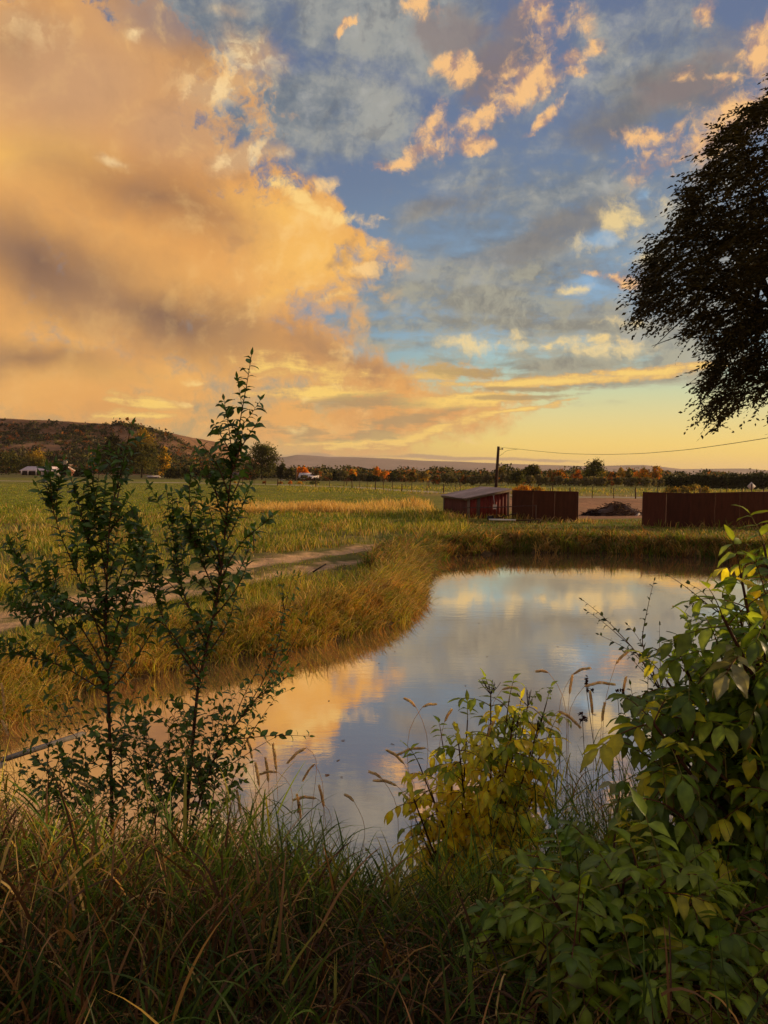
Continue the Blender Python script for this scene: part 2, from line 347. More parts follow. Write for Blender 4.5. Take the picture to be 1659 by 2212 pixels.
_ph = np.random.default_rng(3).uniform(0, 6.28, (64,)); _an = np.random.default_rng(4).uniform(0, 6.28, (64,))
def fbm(x, y, s, octv=4, seed=0):            # smooth pseudo-noise, about -1..1
    o = 0; a = 1; tot = 0
    for i in range(octv):
        q = 0
        for k in range(4):
            j = (i*4+k+seed*7) % 64
            q = q+np.sin((x*math.cos(_an[j])+y*math.sin(_an[j]))*s*2.1*(1+.27*k)+_ph[j]+1.3*np.sin((x*math.sin(_an[j])-y*math.cos(_an[j]))*s*1.3+_ph[(j+9) % 64]))
        o = o+a*q/2.6; tot += a; a *= 0.55; s *= 2.03
    return o/tot
# ------------------------------------------------------------------ ground, pond, track, road, hills
POND = np.array([G(x, y, 0)[:2] for x, y in [(-900,1720), (-500,1690), (-150,1625), (0,1578), (130,1512), (300,1465), (470,1428), (640,1400), (760,1372), (860,1345), (912,1300), (905,1262), (922,1222), (960,1203), (1100,1194), (1300,1195), (1500,1205), (1659,1217)]]
    + [(22, 27.5), (20, 22), (15, 17), (10.5, 12), (7.2, 9), (5.0, 6.6), (3.6, 5.5), (2.2, 5.15), (0.8, 5.0), (-0.6, 5.15), (-2.4, 5.0), (-4.2, 5.2), (-6.5, 5.3), (-9, 5.6), (-11, 6.4)])
def pond_sd(x, y):               # signed distance to the pond's edge, positive on land
    x = np.asarray(x, float); y = np.asarray(y, float); sh = x.shape; p = np.stack([x.ravel(), y.ravel()], 1)
    best = np.full(len(p), 1e9); ins = np.zeros(len(p), bool)
    A = POND; B = np.roll(POND, -1, 0)
    for a, b in zip(A, B):
        ab = b-a; t = np.clip(((p-a) @ ab)/(ab @ ab), 0, 1); d = np.hypot(*(p-(a+t[:, None]*ab)).T); best = np.minimum(best, d)
        c_ = ((a[1] > p[:, 1]) != (b[1] > p[:, 1])) & (p[:, 0] < (b[0]-a[0])*(p[:, 1]-a[1])/(b[1]-a[1]+1e-12)+a[0]); ins ^= c_
    return np.where(ins, -best, best).reshape(sh)
def line_d(x, y, L):
    p = np.stack([np.ravel(x), np.ravel(y)], 1); best = np.full(len(p), 1e9)
    for a, b in zip(L[:-1], L[1:]):
        ab = b-a; t = np.clip(((p-a) @ ab)/(ab @ ab), 0, 1); best = np.minimum(best, np.hypot(*(p-(a+t[:, None]*ab)).T))
    return best.reshape(np.shape(x))
ROAD = np.array([(-700, 150), (-200, 158), (-80, 160), (-42.7, 164), (-21.5, 155), (-5.9, 139), (4.8, 114), (14, 101), (24, 95.5), (33, 96), (60, 99), (140, 106), (600, 150)], float)
RUT1 = np.array([G(x, y, .45)[:2] for x, y in [(-500,1400), (-100,1335), (120,1305), (330,1262), (520,1218), (650,1200), (800,1184), (870,1172)]])
RUT2 = np.array([G(x, y, .45)[:2] for x, y in [(-400,1450), (0,1345), (200,1312), (400,1278), (560,1246), (660,1228), (760,1206)]])
def base_z(x, y):
    return 0.42+1.13*sstep(5.0-y+0.15*np.abs(x-0.5), 0.3, 3.0)+0.05*fbm(x, y, 0.35, 3)+0.6*sstep(y, 300, 900)*fbm(x, y, 0.004, 2)
def ground_z(x, y):
    x = np.asarray(x, float); y = np.asarray(y, float)
    d = pond_sd(x, y)+0.18*fbm(x, y, 1.1, 3, 2)
    z = base_z(x, y)
    near = sstep(6.5-y, 0, 1)
    out = z*sstep(d, -0.05, 0.75+0.9*near)
    r = np.minimum(line_d(x, y, RUT1), line_d(x, y, RUT2)) if np.size(x) else 0
    out = out-0.07*sstep(0.6-r, 0, 0.5)*(d > 0.8)+0.05*sstep(d, .6, 1.5)*sstep(60-y, 0, 30)*fbm(x, y, 1.6, 2, 5)*(y > 6)
    return np.where(d > 0, out, np.maximum(-0.75, 0.9*d))
def gz(x, y): return float(ground_z(np.array([x]), np.array([y]))[0])
ROADC = ROAD
def corral(x, y):
    return sstep(y, 47.5, 50)*sstep(93-y, 0, 3)*sstep(x-7.5-0.09*(y-48), 0, 1.5)
def ground_col(x, y):
    n1 = fbm(x, y, 0.5, 4, 1); n2 = fbm(x, y, 0.09, 3, 4); n3 = fbm(x, y, 2.5, 3, 6)
    green = np.array([0.13, 0.14, 0.028]); dry = np.array([0.30, 0.20, 0.075]); dirt = np.array([0.60, 0.37, 0.20]); soil = np.array([0.11, 0.075, 0.04]); field = np.array([0.215, 0.20, 0.034])
    def mx(a, b, t): return a*(1-t[..., None])+b*t[..., None]
    c_ = mx(np.broadcast_to(green, x.shape+(3,)), dry, np.clip(.45+.5*n1, 0, 1))
    f = sstep(y+6*n2-4*sstep(-x, 8, 20), 36, 54)*(1-sstep(y, 210, 230))
    stripes = 0.08*np.sin((x*0.62+y*0.35))*sstep(y, 90, 110)
    c_ = mx(c_, field*(1+0.15*n2[..., None]+stripes[..., None]), f)
    far = sstep(y, 170, 240); c_ = mx(c_, np.array([0.13, 0.12, 0.04]), np.clip(far*(0.6+.4*n2), 0, 1))
    far = sstep(y, 600, 1500); c_ = mx(c_, np.array([0.20, 0.15, 0.11])*(1+.2*fbm(x, y, .003, 3)[..., None]), far)
    band = np.exp(-((y-(101+0.0*x))/9)**2)*(x > 3); c_ = mx(c_, dry*1.15, np.clip(band*.8, 0, 1))
    c_ = mx(c_, np.array([0.36, 0.185, 0.10])*(1+.18*n1[..., None]+.1*n2[..., None]), corral(x+1.5*n2, y+1.0*n1))
    r = np.minimum(line_d(x, y, RUT1)/1.1, line_d(x, y, RUT2)*1.4)
    t = np.clip(sstep(0.80-r+0.45*n3+0.3*n1, 0.1, 0.55), 0, 1)*(y > 6)*(y < 30)
    c_ = mx(c_, dirt, t)
    rr = line_d(x, y, ROAD); c_ = mx(c_, np.array([0.45, 0.36, 0.27]), sstep(2.6-rr, 0, 0.8))
    d = pond_sd(x, y); c_ = mx(c_, soil, sstep(0.7-d, 0, .5)); c_ = mx(c_, soil*0.9, sstep(6.2-y, 0, 1.0))
    return np.clip(c_, 0.004, 1)
def axis_vals(lo, hi, segs):
    v = []
    for a, b, s in segs: v += list(np.arange(a, b, s))
    return np.array([q for q in v if lo <= q < hi]+[hi])
ys = axis_vals(-60, 12000, [(-60, -4, 4), (-4, 8, .16), (8, 34, .22), (34, 62, .5), (62, 120, 1.2), (120, 260, 3), (260, 1000, 20), (1000, 12000, 250)])
xp = axis_vals(0, 9000, [(0, 12, .22), (12, 26, .5), (26, 70, 1.6), (70, 200, 5), (200, 1000, 40), (1000, 9000, 400)])
xs = np.concatenate([-xp[:0:-1], xp])
X, Y = np.meshgrid(xs, ys); Z = ground_z(X, Y)
nx, ny = len(xs), len(ys); I = np.arange(nx*ny).reshape(ny, nx)
F = np.stack([I[:-1, :-1].ravel(), I[:-1, 1:].ravel(), I[1:, 1:].ravel(), I[1:, :-1].ravel()], 1)
m_ground, nb, out = mat_new('ground')
geo = nb.new('ShaderNodeNewGeometry').outputs['Position']
n1 = nb.noise(geo, 3.0, 10, .65); n2 = nb.noise(nb.scalev(geo, (1, .25, 1)), .9, 8, .6); n3 = nb.noise(geo, 0.12, 5, .6)
gc = nb.mix(1.0, attr(nb), nb.ramp(n1, [(.25, (.62, .62, .62)), (.75, (1.4, 1.38, 1.3))]), 'MULTIPLY')
gc = nb.mix(1.0, gc, nb.ramp(n2, [(.3, (.8, .8, .82)), (.7, (1.22, 1.2, 1.15))]), 'MULTIPLY')
gc = nb.mix(1.0, gc, nb.ramp(n3, [(.3, (.85, .9, .9)), (.7, (1.15, 1.08, 1.0))]), 'MULTIPLY')
p = nb.new('ShaderNodeBsdfPrincipled'); nb.put(p.inputs['Base Color'], gc); p.inputs['Roughness'].default_value = .95; p.inputs['Specular IOR Level'].default_value = .1
bp = nb.new('ShaderNodeBump'); bp.inputs['Strength'].default_value = .8; bp.inputs['Distance'].default_value = .06; nb.put(bp.inputs['Height'], nb.add(n1, nb.noise(geo, 14, 5, .6))); nb.l.new(bp.outputs[0], p.inputs['Normal'])
nb.l.new(p.outputs[0], out.inputs[0])
V = np.stack([X.ravel(), Y.ravel(), Z.ravel()], 1)
tag(link('ground', np_mesh('ground', V, F, ground_col(X, Y).reshape(-1, 3), True), m_ground), kind='structure')
# pond water
m_water, nb, out = mat_new('pond_water')
geo = nb.new('ShaderNodeNewGeometry').outputs['Position']
rip = nb.noise(nb.scalev(geo, (0.55, 1.5, 1)), 3.6, 5, .6, 0.4); rip2 = nb.noise(nb.scalev(geo, (.5, 1, 1)), 0.5, 3, .5); rip3 = nb.noise(geo, 17, 3, .5)
calm = nb.step(nb.noise(nb.scalev(geo, (.4, 1, 1)), 0.22, 3, .5), .4, .62)
hgt = nb.add(nb.mul(nb.mul(rip, nb.add(nb.mul(calm, .75), .3)), 1.0), nb.add(nb.mul(rip2, .35), nb.mul(rip3, .06)))
bp = nb.new('ShaderNodeBump'); bp.inputs['Strength'].default_value = 0.038; bp.inputs['Distance'].default_value = 0.035; nb.put(bp.inputs['Height'], hgt)
gl = nb.new('ShaderNodeBsdfGlossy'); gl.inputs['Roughness'].default_value = 0.005; gl.inputs[0].default_value = (1.0, 0.88, 0.76, 1); nb.l.new(bp.outputs[0], gl.inputs['Normal'])
df = nb.new('ShaderNodeBsdfDiffuse'); nb.put(df.inputs[0], nb.ramp(nb.noise(geo, .35, 4, .6), [(.3, (.20, .135, .075)), (.7, (.27, .185, .105))]))
lw = nb.new('ShaderNodeLayerWeight'); lw.inputs['Blend'].default_value = 0.5; nb.l.new(bp.outputs[0], lw.inputs['Normal'])
mx = nb.new('ShaderNodeMixShader'); nb.put(mx.inputs[0], nb.step(lw.outputs['Facing'], 0.2, 0.97, 0.36, 0.90)); nb.l.new(df.outputs[0], mx.inputs[1]); nb.l.new(gl.outputs[0], mx.inputs[2]); nb.l.new(mx.outputs[0], out.inputs[0])
xw = np.linspace(-16, 24, 60); yw = np.linspace(3.6, 33, 60); XW, YW = np.meshgrid(xw, yw); I = np.arange(3600).reshape(60, 60)
F = np.stack([I[:-1, :-1].ravel(), I[:-1, 1:].ravel(), I[1:, 1:].ravel(), I[1:, :-1].ravel()], 1)
tag(link('pond_water', np_mesh('pond_water', np.stack([XW.ravel(), YW.ravel(), 0*XW.ravel()], 1), F, None, True), m_water), kind='structure')
# far mesas
m_hill, nb, out = mat_new('hill_soil')
geo = nb.new('ShaderNodeNewGeometry').outputs['Position']
h1 = nb.noise(nb.scalev(geo, (1, 1, 3)), .035, 9, .65); h2 = nb.noise(geo, .25, 8, .6)
hc = nb.mix(1.0, attr(nb), nb.ramp(h1, [(.3, (.68, .68, .7)), (.7, (1.3, 1.25, 1.2))]), 'MULTIPLY')
hc = nb.mix(1.0, hc, nb.ramp(h2, [(.35, (.75, .75, .75)), (.65, (1.25, 1.25, 1.25))]), 'MULTIPLY')
p = nb.new('ShaderNodeBsdfPrincipled'); nb.put(p.inputs['Base Color'], hc); p.inputs['Roughness'].default_value = .95; p.inputs['Specular IOR Level'].default_value = .05
nb.l.new(p.outputs[0], out.inputs[0])
def ridge(name, prof, dist, depth, col, seed, xpad=3000, rough=.12):
    P = np.array([D(x, y, dist) for x, y in prof]); u = np.concatenate([[P[0, 0]-xpad], P[:, 0], [P[-1, 0]+xpad]]); hz = np.concatenate([[P[0, 2]*.9], P[:, 2], [P[-1, 2]*.9]])
    xx = np.linspace(u[0], u[-1], 700); H = np.interp(xx, u, hz); t = np.linspace(0, 1, 34)
    XX, T = np.meshgrid(xx, t); HH = np.broadcast_to(H, XX.shape)
    prof_t = np.where(T < .62, 0.42*(T/.62)**1.3, 0.42+0.58*sstep(T, .62, .97))          # long talus, then a cliff band
    ZZ = HH*prof_t+rough*HH*fbm(XX, T*dist*.2, 18/dist, 4, seed)*np.sin(T*math.pi)**.8*.6
    YY = dist-depth*(1-T)-.25*depth*fbm(XX, XX*0, 8/dist, 3, seed)*(1-T)
    top = np.stack([XX[-1], YY[-1]+depth*1.5, HH[-1]], 1)
    V = np.concatenate([np.stack([XX.ravel(), YY.ravel(), ZZ.ravel()], 1), top]); n = len(xx); I = np.arange(35*n).reshape(35, n)
    F = np.stack([I[:-1, :-1].ravel(), I[:-1, 1:].ravel(), I[1:, 1:].ravel(), I[1:, :-1].ravel()], 1)
    shade = 1+.3*fbm(V[:, 0], V[:, 2]*14, 26/dist, 4, seed+2)
    tag(link(name, np_mesh(name, V, F, np.array(col)*shade[:, None], True), m_hill), kind='structure')
ridge('distant_mesa', [(300,1003), (480,993), (600,987.5), (622,987), (646,982.5), (680,984.5), (714,987.7), (768,988.3), (839,990.6), (904,995), (987,997.5), (1076,1001.6), (1220,1005.6), (1266,1007), (1336,1009.4), (1347,1005), (1381,1004.6), (1405,1007), (1450,1012), (1464,1016.5), (1511,1015.5), (1569,1016.8), (1587,1012), (1659,1017.5), (1800,1019)], 7000, 2500, (.24, .155, .135), 3)
# the scrubby hill on the left
HX = np.array([-900, -330, -260, -205, -169, -153, -141, -128, -118, -106, -96]); HZ0 = np.array([40, 38.5, 37.5, 35.0, 31.5, 27.5, 22, 14.5, 9.5, 4, .2])
hx = np.concatenate([np.linspace(-900, -300, 60)[:-1], np.linspace(-300, -92, 230)]); hy = np.linspace(330, 760, 150)
XX, YY = np.meshgrid(hx, hy)
def hill_h(x, y):
    wob = 9*fbm(x, y, .022, 4, 8)
    H = np.interp(x+wob*.5, HX, HZ0)
    t = (y+wob+0.18*(x+170)-352)/190
    prof = np.where(t < .75, .66*np.clip(t/.75, 0, 1)**1.25, .66+.34*sstep(t, .75, .93))
    z = H*np.clip(prof, 0, 1)+1.6*fbm(x, y, .05, 4, 9)*np.clip(t*3, 0, 1)*np.clip((1-t)*5, 0, 1)*np.clip(H/15, 0, 1)
    return np.where(t < 0, -1, z)
ZZ = hill_h(XX, YY)
n = len(hx); I = np.arange(n*150).reshape(150, n); F = np.stack([I[:-1, :-1].ravel(), I[:-1, 1:].ravel(), I[1:, 1:].ravel(), I[1:, :-1].ravel()], 1)
hc_ = np.array([.25, .135, .07])*(1+.35*fbm(XX, YY, .03, 4, 3)[..., None]); hc_ = hc_*(1-.4*sstep(fbm(XX, YY, .02, 3, 5), .1, .6)[..., None]*np.array([1., .75, .7]))
hc_ = hc_*(1+.9*sstep(ZZ, 29, 31)*(ZZ < 35))[..., None] if False else hc_
tag(link('scrub_hill', np_mesh('scrub_hill', np.stack([XX.ravel(), YY.ravel(), ZZ.ravel()], 1), F, np.clip(hc_, .01, 1).reshape(-1, 3), True), m_hill), kind='structure')
# ------------------------------------------------------------------ shed, steel fences, pole, corral things, farm buildings
def L(r, g, b): return np.array(lin((r, g, b)))
RED, DRED, GREYW, STEEL, PALE = L(110, 36, 28), L(96, 34, 26), L(120, 104, 90), L(92, 50, 34), L(205, 190, 178)
sA = np.array([5.18, 47.5]); e1 = np.array([.975, .22]); e1 /= np.linalg.norm(e1); e2 = np.array([-e1[1], e1[0]])
W1_, W2_ = 2.66, 4.8; zb = 0.36; zl, zh = 1.60, 2.14
shed = empty('livestock_shed', (sA[0], sA[1], zb), 'low red shed with a slanting pale sheet roof beside the brown steel fence', 'shed')
def SP(u, v, z): q = sA+u*e1+v*e2; return np.array([q[0], q[1], z])
O = SP(0, 0, zb)
def wall_quad(acc, a, b, z0, za, zbb, th, col):      # wall of vertical boards from a to b, sloping top
    a = np.array(a); b = np.array(b); d = b-a; Lw = np.hypot(*d); d /= Lw; nrm = np.array([d[1], -d[0]])
    n = max(3, int(Lw/.22)); r = np.random.default_rng(int(Lw*100))
    for i in range(n):
        u0, u1 = i*Lw/n+.004, (i+1)*Lw/n-.004; o = r.uniform(0, .012)
        t0, t1 = za+(zbb-za)*u0/Lw, za+(zbb-za)*u1/Lw; lo = z0+r.uniform(0, .05)
        V = []
        for s_ in (o, th+o):
            for (u, z) in ((u0, lo), (u1, lo), (u1, t1), (u0, t0)): V.append([*(a+d*u+nrm*s_), z])
        c_ = col*(r.uniform(.7, 1.2)) if r.random() > .06 else GREYW*.45
        acc.add(V, [(0, 3, 2, 1), (4, 5, 6, 7), (0, 1, 5, 4), (1, 2, 6, 5), (2, 3, 7, 6), (3, 0, 4, 7)], c_)
P2 = lambda u, v: sA+u*e1+v*e2
a_ = Acc(); wall_quad(a_, P2(.12, 0), P2(W1_-.1, 0), zb-.1, zl-.03, zh-.03, .03, RED); o = a_.build('side_wall', M_paint, shed, origin=O); o['label'] = 'faded red board wall'
a_ = Acc(); wall_quad(a_, P2(0, W2_), P2(0, .1), zb-.1, zl-.05, zl-.05, .03, DRED*.8+GREYW*.25); o = a_.build('front_wall', M_wood, shed, origin=O); o['label'] = 'weathered dark wall with little paint left'
a_ = Acc(); wall_quad(a_, P2(W1_, 0), P2(W1_, W2_), zb-.1, zh-.05, zh-.05, .03, DRED); wall_quad(a_, P2(W1_, W2_), P2(0, W2_), zb-.1, zh-.05, zl-.05, .03, DRED); a_.build('back_wall', M_paint, shed, origin=O)
for (u, v, zt) in ((0.03, -0.045, zl-.02), (W1_-.02, -0.045, zh-.02), (-.045, W2_-.05, zl-.03)):
    a_ = Acc(); q = SP(u, v, 0); box(a_, (q[0], q[1], (zb-.1+zt)/2), (.15, .10, zt-zb+.1), GREYW, math.atan2(e1[1], e1[0])); a_.build('corner_post', M_wood, shed, origin=O)
a_ = Acc(); beam(a_, SP(-.28, -.16, zl-.02), SP(W1_+.15, -.16, zh+.03), .05, .15, GREYW); beam(a_, SP(-.17, -.12, zl-.01), SP(-.17, W2_+.2, zl-.01), .05, .12, GREYW*.9); a_.build('fascia_board', M_wood, shed, origin=O)
# roof of overlapping corrugated sheets
a_ = Acc(); slope = (zh-zl)/W1_; r = np.random.default_rng(5); nrow = 5
for k in range(nrow):
    v0 = -.25+k*(W2_+.5)/nrow; v1 = v0+(W2_+.5)/nrow+.1; u0 = -.22+r.uniform(-.06, .03); u1 = W1_+.12+r.uniform(-.05, .06); lift = .012*k+r.uniform(0, .02)
    n = 26; vv = np.linspace(v0, v1, n); z_c = .016*np.sin(np.arange(n)*math.pi*.9); V = []
    for s_ in (0, -.006):
        for uu in np.linspace(u0, u1, 6):
            for j in range(n): V.append(SP(uu, vv[j], zl+.07+slope*uu+z_c[j]+lift+s_+.01*math.sin(uu*5+k)))
    V = np.array(V); Fq = []
    for i in range(5):
        for j in range(n-1):
            q = i*n+j; Fq.append((q, q+n, q+n+1, q+1)); q += 6*n; Fq.append((q, q+1, q+n+1, q+n))
    a_.add(V, Fq, L(206, 176, 158)*r.uniform(.7, 1.0))
o = a_.build('roof', M_roof, shed, origin=O); o['label'] = 'slanting roof of dull pale corrugated sheets'
# scoop shovel leaning on the wall
q0 = D(1069.2, 1100, 46.6); t = empty('scoop_shovel', (q0[0], q0[1], q0[2]), 'pale scoop shovel hung upright against the red shed wall', 'shovel')
a_ = Acc(); tube(a_, [(-.02, 0, .2), (-.09, .07, .80)], .018, PALE*.9, 6); box(a_, (-.09, .07, .82), (.12, .03, .03), PALE*.7); a_.build('handle', M_wood, t)
a_ = Acc(); V = []; 
for i in range(5):
    for j in range(5):
        u = j/2-1; V.append((u*(.115-.02*(i == 4)), -.03*(1-u*u)-.005*i, .28-.07*i-.02*(1-u*u)*(i == 4)*-1))
V2 = [(x, y+.008, z) for x, y, z in V]; Fq = [(i*5+j, i*5+j+1, (i+1)*5+j+1, (i+1)*5+j) for i in range(4) for j in range(4)]
a_.add(V+V2, Fq+[(25+p_[0], 25+p_[3], 25+p_[2], 25+p_[1]) for p_ in Fq], PALE); a_.build('blade', M_plain, t)
# pipe rail before the shed
t0 = D(1000, 1097, 46.2); t1 = D(1157.6, 1091.9, 43.5); gb = t1.copy(); gb[2] = gz(*t1[:2])-.1
t = empty('pipe_rail', (t0[0], t0[1], .4), 'long steel pipe rail across the red shed front, bent down at its right end', 'rail')
R0 = np.array([t0[0], t0[1], .4]); a_ = Acc(); tube(a_, [t0-R0, (t0+t1)/2-R0+(0, 0, -.03), t1-R0], .03, L(78, 52, 44), 8); a_.build('rail', M_rust, t)
for q in (t1, t0*.52+t1*.48):
    a_ = Acc(); tube(a_, [q-R0, (q[0]-R0[0], q[1]-R0[1], -.15)], .028, L(70, 46, 38), 8); a_.build('post', M_rust, t)
# corrugated steel windbreak fences
def steel_fence(label, pts, tops, seed):
    b0 = np.array([pts[0][0], pts[0][1], .4]); t = empty('steel_fence', b0, label, 'fence', 'brown steel panel fences round the corral')
    r = np.random.default_rng(seed)
    for k in range(len(pts)-1):
        a = np.array(pts[k][:2]); b = np.array(pts[k+1][:2]); Lw = np.hypot(*(b-a)); d = (b-a)/Lw; nr = np.array([d[1], -d[0]]); np_ = max(1, round(Lw/1.6))
        for s_ in range(np_):
            u0, u1 = s_*Lw/np_, (s_+1)*Lw/np_-.01; n = 2*int((u1-u0)/.075)+1; uu = np.linspace(u0, u1, n); off = .022*(np.arange(n)//1 % 2*2-1)
            zt = tops[k]+(tops[k+1]-tops[k])*uu/Lw+r.uniform(-.012, .012); z0 = .40+r.uniform(-.03, .02); V = []
            for th in (0, .008):
                for row in (0, 1):
                    for j in range(n): V.append([*(a+d*uu[j]+nr*(off[j]+th)), z0 if row == 0 else zt[j]])
            V = np.array(V)-b0; Fq = [(j, j+1, n+j+1, n+j) for j in range(n-1)]; Fq += [(2*n+q[0], 2*n+q[3], 2*n+q[2], 2*n+q[1]) for q in Fq]
            ac = Acc(); ac.add(V, Fq, STEEL*r.uniform(.72, 1.1)*np.array([1, r.uniform(.9, 1.05), r.uniform(.85, 1.1)])); ac.build('panel', M_rust, t)
        for s_ in range(0, np_+1, 3):
            q = a+d*min(s_*Lw/np_, Lw); ac = Acc(); tube(ac, [(q[0]-b0[0]-nr[0]*.08, q[1]-b0[1]-nr[1]*.08, -.3), (q[0]-b0[0]-nr[0]*.08, q[1]-b0[1]-nr[1]*.08, tops[k]-.42+.06)], .04, STEEL*.6, 8); ac.build('post', M_rust, t)
        ac = Acc(); tube(ac, [np.array([*(a-nr*.02), tops[k]+.005])-b0, np.array([*(b-nr*.02), tops[k+1]+.005])-b0], .022, STEEL*.8, 6); ac.build('top_rail', M_rust, t)
Pf = lambda x, y: G(x, y, .40)[:2]
steel_fence('dark brown corrugated steel fence joined to the red shed', [(7.85, 47.2), (G(1246, 1129, .4)[0], G(1246, 1129, .4)[1])], [2.16, 2.19], 1)
steel_fence('long dark brown corrugated steel fence right of the dirt gap', [Pf(1387, 1137), Pf(1490, 1141.5), Pf(1700, 1141), Pf(1990, 1141)], [2.26, 2.26, 2.42, 2.5], 2)
# white pipe, scrap and trestle on the grass by the shed
q = D(1056, 1124, 44.6); q2 = D(1114, 1127, 44.2); ac = Acc(); q[2] = q2[2] = 0; h0 = gz(q[0], q[1])+.14; tube(ac, [q-q+(0, 0, 0), q2-q], .055, L(225, 215, 200), 10); o = ac.build('plastic_pipe', M_plain); o.location = (q[0], q[1], h0); tag(o, 'white plastic pipe lying in the grass under the red shed wall', 'pipe')
q = D(1085, 1122, 45.0); t = empty('scrap_pipe', (q[0], q[1], .45), 'dark bent pipe propped slanting beside the white pipe', 'pipe'); ac = Acc(); tube(ac, spline([(-.75, 0, .02), (-.3, 0, .12), (.2, -.05, .28), (.85, 0, .44)], 10), .03, L(48, 36, 32), 8); ac.build('pipe', M_rust, t)
q = D(1053, 1118, 45.2); t = empty('feed_bucket', (q[0], q[1], .42), 'small dark bucket tipped over at the foot of the shed wall', 'bucket'); ac = Acc()
tube(ac, [(0, 0, .14), (.12, -.04, .15), (.30, -.1, .17)], [.11, .13, .15], L(40, 32, 30), 14, False); tube(ac, [(0, 0, .14), (.01, 0, .14)], [.11, .11], L(40, 32, 30), 14); ac.build('pail', M_plain, t); ac = Acc(); tube(ac, spline([(.29, -.25, .17), (.42, -.14, .05), (.29, .04, .17)], 9), .008, L(90, 80, 70), 5); ac.build('handle', M_rust, t)
q = D(1150, 1127, 42.8); t = empty('wooden_trestle', (q[0], q[1], gz(q[0], q[1])), 'low broken wooden trestle lying before the left steel fence', 'trestle'); ac = Acc(); beam(ac, (-.9, .1, .16), (.55, -.1, .26), .08, .07, L(84, 66, 52)); ac.build('beam', M_wood, t)
for s_ in (-.1, .45):
    for k in (-1, 1): ac = Acc(); beam(ac, (s_+.02, 0, .24), (s_-.12+k*.16, k*.28, -.02), .06, .05, L(74, 58, 46)); ac.build('leg', M_wood, t)
# utility pole and cable
pb = D(1069, 1098, 83); pt = D(1076.9, 964.5, 83); pb[2] = .3
t = empty('utility_pole', pb, 'leaning wooden utility pole behind the red shed', 'pole'); ac = Acc(); tube(ac, [(0, 0, -.3), (pt-pb)*.5, pt-pb], [.19, .165, .14], L(66, 50, 42), 10); ac.build('post', M_wood, t)
ac = Acc(); d_ = pt-pb; tube(ac, [d_+(.1, 0, -.28), d_+(.42, -.05, -.26)], .05, L(70, 52, 44), 6); ac.build('bracket', M_rust, t); ac = Acc(); tube(ac, [d_+(.42, -.05, -.34), d_+(.42, -.05, -.26), d_+(.42, -.05, -.16)], [.06, .09, .05], L(90, 84, 80), 8); ac.build('insulator', M_plain, t)
wp = [(1081,966.5,83), (1110,969,80), (1160,974.5,76), (1220,980,71), (1299,982,65), (1384,980,58), (1484,971.8,50), (1569,960,44), (1659,946,38), (1800,921,31), (2000,880,25)]
WP = np.array([D(*q) for q in wp]); ac = Acc(); tube(ac, spline(WP, 60)-WP[0], .017, L(60, 46, 36), 5); o = ac.build('power_cable', M_plain); o.location = tuple(WP[0]); tag(o, 'thin cable sagging from the leaning utility pole to the right', 'cable')
ac = Acc(); jl = spline(np.array([D(1078.5, 985, 83), D(1085, 982, 82.5), D(1092, 973.5, 82), D(1120, 970, 79.5)]), 14); tube(ac, jl-jl[0], .014, L(60, 46, 36), 5); o = ac.build('cable_loop', M_plain); o.location = tuple(jl[0]); tag(o, 'short slack cable looping from the pole up to the long cable', 'cable')
# brush heap in the corral
def stick_heap(name, c0, rx, ry, h, n, label, cat, cols, seed):
    r = np.random.default_rng(seed); t = empty(name, c0, label, cat); ac = Acc(); th = np.linspace(0, 2*math.pi, 25)[:-1]; V = [(0, 0, h*.8)]
    for k, f_ in enumerate((.35, .7, 1.0)):
        for a in th: q = 1+.22*math.sin(a*3+seed)+.1*math.sin(a*7); V.append((rx*f_*q*math.cos(a), ry*f_*q*math.sin(a), h*(.72, .4, -.05)[k]*(1+.3*math.sin(a*5+k*2))))
    Fq = [(0, 1+i, 1+(i+1) % 24, 1+(i+1) % 24) for i in range(24)]+[(1+24*k+i, 1+24*(k+1)+i, 1+24*(k+1)+(i+1) % 24, 1+24*k+(i+1) % 24) for k in range(2) for i in range(24)]
    ac.add(V, Fq, cols[0]*.7); ac.build('soil_mound', M_plain, t)
    ac = Acc()
    for i in range(n):
        a = r.uniform(0, 6.28); f_ = r.uniform(0, .95)**.6; x, y = rx*f_*math.cos(a), ry*f_*math.sin(a); z = h*(1-f_**1.5)*r.uniform(.55, 1.1)
        dd = np.array([r.normal(0, 1), r.normal(0, .6), r.normal(-.05, .35)]); dd /= np.linalg.norm(dd); l_ = r.uniform(.3, 1.0)
        tube(ac, [np.array([x, y, z])-dd*l_/2, np.array([x, y, z+.04]), np.array([x, y, z-.03])+dd*l_/2], r.uniform(.008, .028), cols[r.integers(len(cols))]*r.uniform(.6, 1.3), 4, False)
    ac.build('branches', M_wood, t)
q = G(1338, 1114, .4); stick_heap('brush_pile', (q[0], q[1]+.5, .38), 1.75, 1.1, .85, 420, 'big heap of brown branches and weeds on the corral dirt', 'brush pile', [L(92, 66, 50), L(70, 50, 40), L(120, 92, 66)], 3)
q = G(1281, 1114, .4); stick_heap('brush_pile', (q[0], q[1]+.2, .38), .6, .5, .36, 120, 'small dark clump of branches left of the big heap', 'brush pile', [L(60, 40, 34), L(48, 34, 30)], 8)
q = G(1372, 1115, .4); ac = Acc(); box(ac, (0, 0, .12), (.5, .05, .12), PALE*.8, .4, Matrix.Rotation(-.5, 3, 'Y')); o = ac.build('board_scrap', M_wood); o.location = (q[0], q[1]-.4, .36); tag(o, 'pale scrap of board leaning on the right foot of the brown heap', 'board')
